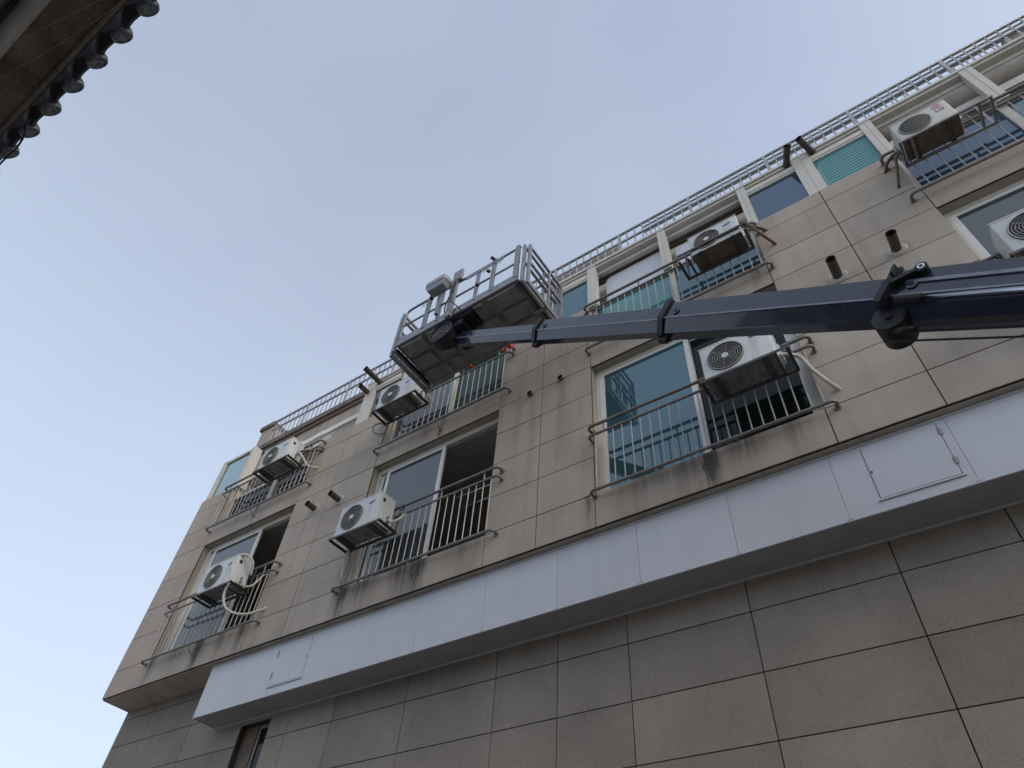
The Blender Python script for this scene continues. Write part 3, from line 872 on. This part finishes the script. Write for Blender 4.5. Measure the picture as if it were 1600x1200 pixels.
# looped hose at the corner window
hose([(-9.80, 5.60, 6.28), (-9.74, 5.50, 6.48), (-9.84, 5.36, 6.58), (-9.98, 5.30, 6.45), (-9.90, 5.32, 6.10), (-9.92, 5.34, 5.80), (-9.80, 5.42, 5.56), (-9.55, 5.58, 5.48), (-9.36, 5.76, 5.60), (-9.33, 5.81, 5.66)], 0.021, 'hose', 'long looped white hose beside the corner window unit')
hose([(-9.78, 5.50, 6.10), (-9.70, 5.52, 6.00), (-9.62, 5.60, 6.05), (-9.58, 5.68, 6.25), (-9.55, 5.72, 6.3)], 0.016, 'hose', 'short grey hose tucked behind the corner window unit')
hose([(-9.76, 5.47, 8.90), (-9.66, 5.48, 8.98), (-9.56, 5.55, 8.86), (-9.50, 5.66, 8.72), (-9.36, 5.76, 8.66), (-9.30, 5.81, 8.68)], 0.020, 'hose', 'short white hose curling into the wall on the top floor by the corner')
hose([(-9.76, 5.47, 8.97), (-9.62, 5.55, 9.06), (-9.45, 5.70, 9.12), (-9.32, 5.81, 9.12)], 0.024, 'hose_brown', 'brown pipe bundle into the wall by the corner top floor unit')
hose([(-7.40, 5.62, 5.98), (-7.46, 5.64, 5.88), (-7.47, 5.66, 5.70), (-7.45, 5.67, 5.55), (-7.52, 5.76, 5.50), (-7.56, 5.81, 5.50)], 0.019, 'hose', 'white hose hanging below the unit left of the open dark window')
hose([(-6.58, 5.5, 6.12), (-6.48, 5.52, 6.10), (-6.40, 5.58, 6.16), (-6.38, 5.66, 6.30)], 0.017, 'hose', 'short white hose behind the unit left of the open dark window')
hose([(-6.52, 5.47, 8.9), (-6.42, 5.5, 8.95), (-6.35, 5.6, 8.85), (-6.40, 5.67, 8.75)], 0.016, 'hose', 'short hose behind the unit by the platform')
hose([(-7.62, 5.81, 8.95), (-7.70, 5.74, 9.0), (-7.80, 5.68, 8.94), (-7.80, 5.70, 8.80), (-7.70, 5.76, 8.74), (-7.62, 5.81, 8.76)], 0.014, 'rail', 'small steel loop on the wall under the roof vents')
hose([(-0.61, 5.48, 6.18), (-0.52, 5.50, 6.14), (-0.42, 5.56, 6.10), (-0.36, 5.62, 5.92), (-0.26, 5.70, 5.72), (-0.20, 5.79, 5.66), (-0.19, 5.82, 5.66)], 0.024, 'hose', 'white hose entering the wall beside the teal window')
hose([(-0.56, 5.46, 9.08), (-0.46, 5.48, 9.10), (-0.38, 5.55, 9.0), (-0.28, 5.66, 8.82), (-0.20, 5.78, 8.72), (-0.19, 5.82, 8.71)], 0.022, 'hose_brown', 'brown hose entering the wall beside the top floor guard frame')
hose([(-0.56, 5.46, 9.0), (-0.44, 5.55, 9.12), (-0.30, 5.72, 9.16), (-0.22, 5.82, 9.15)], 0.024, 'hose_brown', 'brown pipe bundle above the top floor guard frame')
hose([(1.63, 5.52, 8.95), (1.55, 5.55, 8.92), (1.50, 5.64, 8.80), (1.44, 5.74, 8.66), (1.42, 5.82, 8.64)], 0.018, 'hose_brown', 'dark pipe drooping left of the aged unit')
hose([(1.66, 5.55, 9.02), (1.56, 5.60, 9.10), (1.46, 5.70, 9.12), (1.40, 5.82, 9.10)], 0.020, 'hose_brown', 'dark pipe elbow above the drooping pipe of the aged unit')
hose([(1.70, 5.62, 6.2), (1.64, 5.64, 6.3), (1.60, 5.66, 6.2), (1.62, 5.68, 6.05)], 0.014, 'cable', 'black cable behind the unit above the boom')
hose([(-6.13, 5.775, 8.02), (-6.12, 5.77, 8.10), (-6.13, 5.775, 7.93)], 0.010, 'hose_brown', 'thin drain tube below the platform railing', 4)

# ------------------------------------------------------------------ wall vents
def vent(x, z, y_tip, r, label, group, dx=0.0, y_base=FY, fl=True, dz=0.0, mtl='vent', rim=None):
    t = thing('vent_pipe', (x, y_base, z), label, 'vent pipe', group)
    d = Vector((x + dx, y_tip, z + dz)) - Vector((x, y_base + 0.02, z))
    p0, p1 = Vector((x, y_base + 0.02, z)), Vector((x + dx, y_tip, z + dz))
    n = 20
    MB().tube([p0, p1], r, n, cap=False).tube([p1, p0.lerp(p1, 0.35)], r * 0.86, n, cap=False).build('pipe', mtl, t, smooth=True)
    tp = MB().tube([p0.lerp(p1, 0.34), p0.lerp(p1, 0.355)], r * 0.86, n)
    tp.build('pipe_throat', 'black', t)
    MB().tube([p1 - d.normalized() * 0.012, p1], r * 1.06, n, cap=False).build('pipe_rim', rim or mtl, t, smooth=True)
    if fl:
        MB().tube([(x, y_base - 0.016, z), (x, y_base - 0.001, z)], [r * 1.75, r * 2.0], 24).build('flange', 'flange', t)
    return t
vent(-8.93, 7.50, 5.60, 0.055, 'dark stub vent pipe right of the corner window', 'vents in the pier by the corner window')
vent(-8.30, 7.45, 5.57, 0.055, 'dark stub vent pipe left of the open dark window', 'vents in the pier by the corner window')
vent(-4.27, 7.90, 5.75, 0.046, 'short round vent outlet with pale drip stain below', 'outlets on the pier beside the teal window', fl=False, rim='flange')
vent(-3.71, 7.94, 5.75, 0.046, 'short round vent outlet nearer the teal window lintel', 'outlets on the pier beside the teal window', fl=False, rim='flange')
vent(0.31, 7.45, 5.50, 0.058, 'stub vent pipe with rusty flange right above the boom', 'vents in the pier above the boom')
vent(1.00, 7.46, 5.53, 0.058, 'stub vent pipe with rusty flange near the window frame', 'vents in the pier above the boom')
vent(-8.53, 10.42, 5.58, 0.055, 'shorter dark roof vent beside the wide cream post', 'dark vents poking over the terrace beam', y_base=FY + 0.1, fl=False)
vent(-8.22, 10.56, 5.36, 0.058, 'longer dark roof vent above the cream post', 'dark vents poking over the terrace beam', y_base=FY + 0.1, fl=False)
vent(0.40, 10.62, 5.52, 0.052, 'dark upright vent above the blue pane', 'dark vents poking over the terrace beam', dx=0.13, y_base=FY + 0.02, fl=False)
vent(0.82, 10.62, 5.50, 0.052, 'dark vent above the aqua blind pane', 'dark vents poking over the terrace beam', dx=-0.11, y_base=FY + 0.02, fl=False)
vent(-3.80, 10.46, 5.78, 0.045, 'small black vent hole above the teal pane by the platform', 'dark vents poking over the terrace beam', y_base=FY + 0.02, fl=False, mtl='frame')

# ------------------------------------------------------------------ aerial lift: boom and platform
TIP = Vector((-4.83, 4.53, 8.28))
dc = Vector(((76 - 800) / 1068.15, (581 - 600) / 1068.15, 1.0))
dw = CX * dc.x + CY * dc.y + CZ * dc.z            # from base towards tip
UNIT = 1.81 * dw.length
D_ = dw.normalized()
SIDE = D_.cross(Vector((0, 0, 1))).normalized()
UP = SIDE.cross(D_).normalized()
BASE = TIP - D_ * UNIT * 6.1
lift = thing('aerial_lift', (BASE.x, BASE.y, GZ), 'dark blue telescopic boom lifting an aluminium work platform to the roof', 'aerial lift')
def frame_at(s):
    return (TIP - D_ * UNIT * (s + 1), D_, SIDE, UP)
def boom_profile(w_, h_):
    c = 0.018
    return [(-w_ / 2 + c, h_ / 2), (w_ / 2 - c, h_ / 2), (w_ / 2, h_ / 2 - c), (w_ / 2, -h_ * 0.12), (w_ / 2 - 0.008, -h_ * 0.15),
            (w_ * 0.22, -h_ / 2 + 0.01), (w_ * 0.20, -h_ / 2), (-w_ * 0.20, -h_ / 2), (-w_ * 0.22, -h_ / 2 + 0.01),
            (-w_ / 2 + 0.008, -h_ * 0.15), (-w_ / 2, -h_ * 0.12), (-w_ / 2, h_ / 2 - c)]
SECT = [(-0.93, 0.35, 0.17, 0.225), (0.0, 1.35, 0.225, 0.29), (1.0, 2.35, 0.28, 0.345), (2.02, 5.1, 0.34, 0.415)]
for (s0, s1, w_, h_) in SECT:
    fr_ = frame_at(s0)
    L_ = (s1 - s0) * UNIT
    sec = MB().prism(boom_profile(w_, h_), fr_, -L_, 0).build('boom_section', 'boom', lift)
    # seam highlight painted in as a paler strip along the lower side edges
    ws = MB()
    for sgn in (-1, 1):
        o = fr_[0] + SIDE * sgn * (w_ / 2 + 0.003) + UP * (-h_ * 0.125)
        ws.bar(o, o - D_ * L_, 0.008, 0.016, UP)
    ws.build('seam_highlight', 'boom_edge', sec)
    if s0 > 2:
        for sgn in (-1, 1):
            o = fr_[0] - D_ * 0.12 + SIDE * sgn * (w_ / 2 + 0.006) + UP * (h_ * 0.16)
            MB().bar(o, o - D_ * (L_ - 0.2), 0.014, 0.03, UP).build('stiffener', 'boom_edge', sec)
for (s0, s1, w_, h_) in SECT[1:]:
    fr_ = frame_at(s0)
    p = [(a * (1 + 0.045 / w_ * 1.1), b * (1 + 0.04 / h_ * 1.1)) for a, b in boom_profile(w_, h_)]
    cl = MB().prism(p, fr_, -0.05, 0.018).build('collar', 'boom_dark', lift)
    bl = MB()
    for sgn in (-1, 1):
        o = fr_[0] - D_ * 0.17 + SIDE * sgn * (w_ / 2) + UP * (h_ * 0.10)
        bl.tube([o, o + SIDE * sgn * 0.012], 0.042, 18)
    bl.build('slide_pad_plate', 'boom', cl)
    bh = MB()
    for sgn in (-1, 1):
        o = fr_[0] - D_ * 0.17 + SIDE * sgn * (w_ / 2 + 0.0125) + UP * (h_ * 0.10)
        bh.tube([o, o + SIDE * sgn * 0.004], 0.018, 12)
    bh.build('pad_bolt', 'black', cl)
    lug = MB()
    o = fr_[0] - D_ * 0.04 - UP * (h_ / 2 + 0.03)
    lug.bar(o - SIDE * 0.03, o + SIDE * 0.03, 0.10, 0.07, UP)
    lug.build('lug', 'boom_dark', cl)
# sheave and hydraulics under the last section
f4 = frame_at(2.02)
near = SIDE if SIDE.y < 0 else -SIDE
o = f4[0] - D_ * 0.06 - UP * 0.20
MB().tube([o - SIDE * 0.12, o + SIDE * 0.12], 0.118, 28).build('sheave_housing', 'boom_dark', lift, autosmooth=40)
MB().tube([o - SIDE * 0.135, o + SIDE * 0.135], 0.03, 12).build('sheave_pin', 'boom_dark', lift)
o = f4[0] + near * (0.17 + 0.035) - UP * 0.125
MB().tube([o - D_ * 0.12, o - D_ * 0.30], 0.036, 12).build('cylinder_clevis', 'boom_dark', lift)
MB().tube([o - D_ * 0.28, o - D_ * 4.5], 0.021, 12).build('cylinder_rod', 'chrome', lift, smooth=True)
o = f4[0] - UP * 0.30 + near * 0.08
MB().tube([o - D_ * 0.12, o - D_ * 0.26], 0.026, 10).tube([o - D_ * 0.26, o - D_ * 4.6], 0.019, 10).build('hose_run', 'boom_dark', lift, smooth=True)
o = f4[0] - UP * 0.335
MB().tube([o - D_ * 0.05, o - D_ * 4.6], 0.008, 8).build('cable_run', 'boom_dark', lift, smooth=True)
# lever bracket with eyelet on the side
q0 = f4[0] + near * 0.20 + UP * 0.03 - D_ * 0.03
q1 = f4[0] + near * 0.20 + UP * 0.155 - D_ * 0.22
MB().bar(q0, q1, 0.03, 0.06, near).bar(q0, q0 - UP * 0.19 + D_ * 0.02, 0.05, 0.10, near).build('hose_guide_lever', 'boom_dark', lift)
MB().tube([q1 - near * 0.02, q1 + near * 0.03], 0.042, 16).build('lever_eye', 'boom_dark', lift)
MB().tube([q1 + near * 0.03, q1 + near * 0.034], 0.026, 16).build('eye_ring', 'chrome', lift)
MB().tube([q1 + near * 0.0345, q1 + near * 0.036], 0.013, 12).build('eye_bolt', 'boom_dark', lift)
MB().bar(q0 + UP * 0.08 - D_ * 0.0, q0 + UP * 0.16, 0.02, 0.09, near).build('green_block', 'glass_green', lift)
# turret and deck on the ground, out of the picture to the right
MB().tube([(BASE.x, BASE.y, GZ + 0.95), (BASE.x, BASE.y, BASE.z + 0.1)], [0.42, 0.30], 20).build('turret', 'boom', lift, autosmooth=40)
MB().bevbox(BASE.x - 3.2, BASE.x + 2.2, BASE.y - 0.95, BASE.y + 0.95, GZ + 0.72, GZ + 0.94, 0.03, 'z').build('truck_deck', 'boom_dark', lift)
for wx in (-2.4, 1.3):
    for wy in (-0.85, 0.62):
        wh = MB().tube([(BASE.x + wx, BASE.y + wy, GZ + 0.36), (BASE.x + wx, BASE.y + wy + 0.23, GZ + 0.36)], 0.36, 24).build('wheel', 'rubber', lift, autosmooth=40)
        MB().tube([(BASE.x + wx, BASE.y + wy - 0.01, GZ + 0.36), (BASE.x + wx, BASE.y + wy + 0.24, GZ + 0.36)], 0.19, 18).build('rim', 'alu', wh)

# ---- platform: long side parallel to the facade
PX0, PX1, PY0, PY1, PZ = -5.87, -3.50, 4.23, 5.16, 8.50
fl = MB().box(PX0, PX1, PY0, PY1, PZ + 0.001, PZ + 0.03).build('platform_floor', 'alu_floor', lift)
for j, (ya, yb) in enumerate(((0.03, 0.30), (0.335, 0.60), (0.635, 0.90))):
    cuts = [0.05, 0.52, 0.60, 0.80, 1.50, 1.70, 1.78, 2.32] if j != 1 else [0.05, 0.46, 0.52, 0.84, 1.46, 1.78, 1.84, 2.32]
    for k in range(0, len(cuts), 2):
        xa, xb = PX0 + cuts[k], PX0 + cuts[k + 1]
        b_ = 0.025
        z_, zt = PZ + 0.0012, PZ - 0.05
        ya_, yb_ = PY0 + ya, PY0 + yb
        MB().add([(xa, ya_, z_), (xb, ya_, z_), (xb, yb_, z_), (xa, yb_, z_), (xa + b_, ya_ + b_, zt), (xb - b_, ya_ + b_, zt), (xb - b_, yb_ - b_, zt), (xa + b_, yb_ - b_, zt)],
               [(4, 5, 6, 7), (0, 1, 5, 4), (1, 2, 6, 5), (2, 3, 7, 6), (3, 0, 4, 7)]).build('pressed_rib', 'alu_floor', fl)
dk = MB()
for (xa, xb, ya, yb) in ((0.9, 1.5, 0.05, 0.35), (0.95, 1.35, 0.45, 0.62)):
    dk.box(PX0 + xa, PX0 + xb, PY0 + ya, PY0 + yb, PZ - 0.09, PZ - 0.02)
dk.build('mounting_plate', 'boom_dark', fl)
for (y_, nm) in ((PY0, 'toe_board'), (PY1 - 0.02, 'toe_board')):
    MB().box(PX0, PX1, y_ - 0.002, y_ + 0.022, PZ - 0.015, PZ + 0.17).box(PX0, PX1, y_ - 0.008, y_ - 0.0025, PZ - 0.012, PZ + 0.03).build(nm, 'alu', lift)
def round_rail(y, z, x0, x1, r=0.019, nm='guard_rail'):
    MB().tube([(x0, y, z), (x1, y, z)], r, 10).build(nm, 'alu', lift, smooth=True)
RT = PZ + 0.95
for y in (PY0 + 0.01, PY1 - 0.01):
    MB().tube(spline([(PX0 + 0.02, y, PZ + 0.15), (PX0 + 0.02, y, RT - 0.16), (PX0 + 0.05, y, RT - 0.03), (PX0 + 0.18, y, RT), (PX0 + 0.5, y, RT)], 5), 0.020, 10).build('guard_rail', 'alu', lift, smooth=True)
    MB().tube([(PX0 + 0.5, y, RT), (PX1, y, RT)], 0.020, 10).build('guard_rail', 'alu', lift, smooth=True)
    round_rail(y, PZ + 0.52, PX0 + 0.02, PX1, 0.017)
    for x, w_ in ((PX0 + 0.54, 0.06), (PX0 + 1.56, 0.04), (PX0 + 1.87, 0.055), (PX1 - 0.05, 0.07), (PX0 + 0.82, 0.045)):
        MB().box(x - w_ / 2, x + w_ / 2, y - 0.021, y + 0.019, PZ + 0.10, RT + (0.06 if w_ > 0.05 else 0.0)).box(x - w_ / 2 - 0.004, x - w_ / 2 + 0.008, y - 0.026, y - 0.0212, PZ + 0.10, RT).build('guard_post', 'alu', lift)
# flat plate on the top rail and hanging tags
MB().box(PX0 + 1.3, PX0 + 2.05, PY0 - 0.016, PY0 + 0.0, RT - 0.10, RT - 0.022).build('rail_plate', 'alu', lift)
for x in (PX0 + 0.44, PX0 + 1.02, PX0 + 1.68, PX0 + 1.97):
    MB().ring((x, PY0 - 0.01, RT - 0.13), 0.045, 0.005, n=18, m=5).build('lanyard_ring', 'alu', lift, smooth=True)
# boom-side mast and control box
MB().box(-4.79, -4.69, PY0 - 0.085, PY0 - 0.028, PZ - 0.10, RT + 0.20).build('mast_plate', 'alu', lift)
MB().box(-4.69, -4.62, PY0 - 0.08, PY0 - 0.03, RT - 0.06, RT + 0.22).build('mast_bracket', 'alu', lift)
cb = MB().bevbox(-5.25, -4.82, 3.98, 4.20, 9.36, 9.46, 0.05, 'z', 3).build('control_box', 'box_grey', lift)
MB().add([(-5.24, 3.99, 9.36), (-4.83, 3.99, 9.36), (-4.83, 4.19, 9.36), (-5.24, 4.19, 9.36), (-5.20, 4.02, 9.26), (-4.88, 4.02, 9.26), (-4.88, 4.17, 9.26), (-5.20, 4.17, 9.26)],
         [(4, 7, 6, 5), (0, 1, 5, 4), (1, 2, 6, 5), (2, 3, 7, 6), (3, 0, 4, 7)]).build('box_pedestal', 'box_grey', cb)
MB().bar((-5.03, 4.17, 9.27), (-5.06, 4.21, 8.75), 0.07, 0.05, (0, 1, 0)).build('box_arm', 'alu', cb)
cbl = MB()
cbl.tube(spline([(-4.70, 4.13, 9.38), (-4.66, 4.11, 9.15), (-4.75, 4.12, 8.9), (-4.82, 4.14, 8.65), (-4.80, 4.2, 8.42)], 6), 0.011, 8)
cbl.tube(spline([(-4.70, 4.13, 9.30), (-4.74, 4.11, 9.0), (-4.70, 4.11, 8.75), (-4.58, 4.15, 8.55), (-4.5, 4.25, 8.44)], 6), 0.010, 8)
cbl.build('control_cable', 'black', lift, smooth=True)
for (x, z) in ((PX0 + 0.60, RT - 0.12), (PX0 + 1.83, RT + 0.06), (PX0 + 1.79, PZ + 0.66), (PX0 + 1.60, PZ + 0.42)):
    MB().tube([(x, PY0 - 0.06, z), (x + 0.03, PY0 - 0.02, z - 0.02)], 0.028, 10).build('locking_knob', 'black', lift)
# folding end gates
def gate(x, s):
    m = MB()
    for k, xx in enumerate((x, x + s * 0.075)):
        ya, yb = PY0 + 0.02 + 0.04 * k, PY1 - 0.02 + 0.04 * k
        z0_, z1_ = PZ - 0.10 - 0.04 * k, RT - 0.02 - 0.01 * k
        for y in (ya, yb):
            m.box(xx - 0.022, xx + 0.022, y - 0.025, y + 0.025, z0_, z1_)
        for z in (z0_ + 0.045, z1_ - 0.035, PZ + 0.46):
            m.bar((xx, ya + 0.026, z), (xx, yb - 0.026, z), 0.035, 0.045 if z > PZ else 0.09)
        m.box(xx - 0.014, xx + 0.014, (ya + yb) / 2 + 0.08, (ya + yb) / 2 + 0.12, z0_ + 0.092, z1_ - 0.06)
    return m.build('end_gate', 'alu', lift)
gate(PX1 + 0.07, 1)
gate(PX0 - 0.045, -1)
MB().box(PX1 + 0.0, PX1 + 0.05, PY0 + 0.02, PY1 - 0.05, PZ - 0.055, PZ - 0.005).build('gate_sill', 'boom_dark', lift)
MB().box(PX0 - 0.035, PX0 - 0.002, PY0 + 0.05, PY1 - 0.05, PZ - 0.055, PZ - 0.005).build('gate_sill', 'boom_dark', lift)
MB().tube([(PX1 - 0.1, PY1 - 0.32, PZ - 0.05), (PX1 + 0.14, PY1 - 0.32, PZ - 0.05)], 0.035, 12).build('gate_pivot', 'alu', lift)
# rotator between boom tip and platform
MB().tube([(-4.93, 4.27, 8.27), (-4.93, 4.47, 8.27)], 0.215, 28).build('rotator_drum', 'boom_dark', lift, autosmooth=40)
MB().ring((-4.93, 4.265, 8.27), 0.205, 0.016, n=32, m=6).build('rotator_rim', 'boom_dark', lift, smooth=True)
MB().box(-5.05, -4.55, 4.3, 4.62, 8.28, 8.485).build('rotator_yoke', 'boom_dark', lift)
MB().tube(spline([(-4.98, 4.25, 8.20), (-5.02, 4.22, 8.14), (-4.95, 4.21, 8.10), (-4.88, 4.22, 8.16), (-4.80, 4.23, 8.12), (-4.76, 4.27, 8.18)], 5), 0.011, 8).build('hydraulic_hose', 'hose_brown', lift, smooth=True)

# small orange pieces on the railing by the platform
tag(MB().bevbox(-4.74, -4.66, 5.60, 5.70, 9.24, 9.36, 0.015, 'y').bar((-4.70, 5.6, 9.24), (-4.80, 5.6, 9.14), 0.03, 0.02).build('rope_clip', 'orange', None, origin=Vector((-4.7, 5.65, 9.24))), 'orange plastic clip at the wall end of the railing by the platform', 'clip')
tag(MB().bevbox(-5.60, -5.52, 5.60, 5.70, 9.24, 9.33, 0.015, 'y').build('rope_clip', 'orange', None, origin=Vector((-5.56, 5.65, 9.24))), 'red-orange clip hooked mid railing in front of the dark green glass', 'clip')

# ------------------------------------------------------------------ tiled house whose eave overhangs the camera
EH = 4.2                                   # eave height above the camera
hs = thing('tiled_house', (-5, -3, GZ), 'old house with dark mouldy eave and grey clay roof tiles', 'house')
HX0, HX1 = -11.0, 1.2
yw, yedge = -0.235 * EH, -0.154 * EH
MB().box(HX0, HX1, -6.0, yw - 0.02, GZ, EH + 0.02).build('wall', 'house_wall', hs)
MB().box(HX0 - 0.3, HX1 + 0.3, yw - 0.3, yedge, EH, EH + 0.07).build('soffit', 'soffit', hs)
MB().box(HX0 - 0.3, HX1 + 0.3, yedge - 0.003, yedge + 0.012, EH - 0.035, EH + 0.10).build('eave_board', 'soffit', hs)
MB().tube([(HX0, -0.2195 * EH, EH - 0.055), (HX1, -0.2195 * EH, EH - 0.055)], 0.052, 14).build('pipe', 'pipe', hs, smooth=True)
SL = R(33)
tdir = Vector((0, -math.cos(SL), math.sin(SL)))       # up the roof slope
tnrm = Vector((0, math.sin(SL), math.cos(SL)))
E0 = Vector((0, -0.150 * EH + 0.085, EH + 0.075))
# tile bed: underside of the pan tiles projecting past the eave board
bed = MB()
n_t = 44
SPC = 0.262
ta = HX1 + 0.2
vs, fs = [], []
for i in range(n_t * 6 + 1):
    x = ta - i * SPC / 6
    ph = (i % 6) / 6
    sag = -0.028 * math.sin(math.pi * ph)
    for (t, th) in ((0, 0), (0, 0.02), (3.6, 0.02), (3.6, 0)):
        p = E0 + tdir * t + tnrm * (sag + th)
        vs.append((x, p.y, p.z))
for i in range(n_t * 6):
    for k in range(4):
        fs.append((4 * i + k, 4 * i + (k + 1) % 4, 4 * i + 4 + (k + 1) % 4, 4 * i + 4 + k))
bed.add(vs, fs)
bed.build('pan_tiles', 'tile', hs, smooth=False)
ct = None
for i in range(n_t + 1):
    x = ta - i * SPC
    o = Vector((x, 0, 0)) + E0
    if ct is None:
        m = MB()
        vs, fs = [], []
        K = 8
        for t in (0.0, 3.6):
            for k in range(K + 1):
                a = math.pi * k / K
                q = tdir * t + Vector((1, 0, 0)) * math.cos(a) * 0.064 + tnrm * (math.sin(a) * 0.06)
                vs.append(q)
        for k in range(K):
            fs.append((k, k + 1, K + 2 + k, K + 1 + k))
        m.add(vs, fs)
        me = bpy.data.meshes.new('cover_tile')
        me.from_pydata([tuple(p) for p in m.v], [], m.f)
        me.materials.append(M['tile'])
        me.shade_smooth()
        # the round end plate, facing out and down
        m2 = MB()
        vs, fs = [], []
        K2 = 24
        for t, rr_ in ((-0.014, 0.0), (-0.018, 0.036), (-0.012, 0.042), (-0.020, 0.050), (-0.016, 0.060), (0.006, 0.062)):
            for k in range(K2):
                a = 2 * math.pi * k / K2
                q = tdir * t + Vector((1, 0, 0)) * math.cos(a) * rr_ + tnrm * (math.sin(a) * rr_ - 0.006)
                vs.append(q)
        for j in range(5):
            for k in range(K2):
                fs.append((j * K2 + k, j * K2 + (k + 1) % K2, (j + 1) * K2 + (k + 1) % K2, (j + 1) * K2 + k))
        fs.append(tuple(5 * K2 + k for k in range(K2)))
        m2.add(vs, fs)
        me2 = bpy.data.meshes.new('tile_end_disc')
        me2.from_pydata([tuple(p) for p in m2.v], [], m2.f)
        me2.materials.append(M['tile_disc'])
        me2.validate()
        ct = (me, me2)
    c1 = place('cover_tile', ct[0], o, hs)
    c2 = place('tile_end_disc', ct[1], o, c1)
hose([(-3.72, -0.60, 4.30), (-3.72, -0.566, 4.16), (-3.80, -0.535, 4.16), (-3.93, -0.519, 4.16), (-4.045, -0.523, 4.16), (-4.29, -0.528, 4.16), (-4.8, -0.57, 4.24)], 0.006, 'cable', 'thin black cable sagging below the tile ends', group='thin lines at the tiled eave')
hose([(-2.3, -0.62, 4.19), (-3.0, -0.80, 4.13), (-3.9, -1.02, 4.12)], 0.0016, 'cobweb', 'pale thread strung under the eave towards the pipe', group='thin lines at the tiled eave')
hose([(-2.3, -0.60, 4.18), (-3.0, -0.70, 4.13), (-3.7, -0.84, 4.16)], 0.0014, 'cobweb', 'shorter pale thread strung under the eave', group='thin lines at the tiled eave')
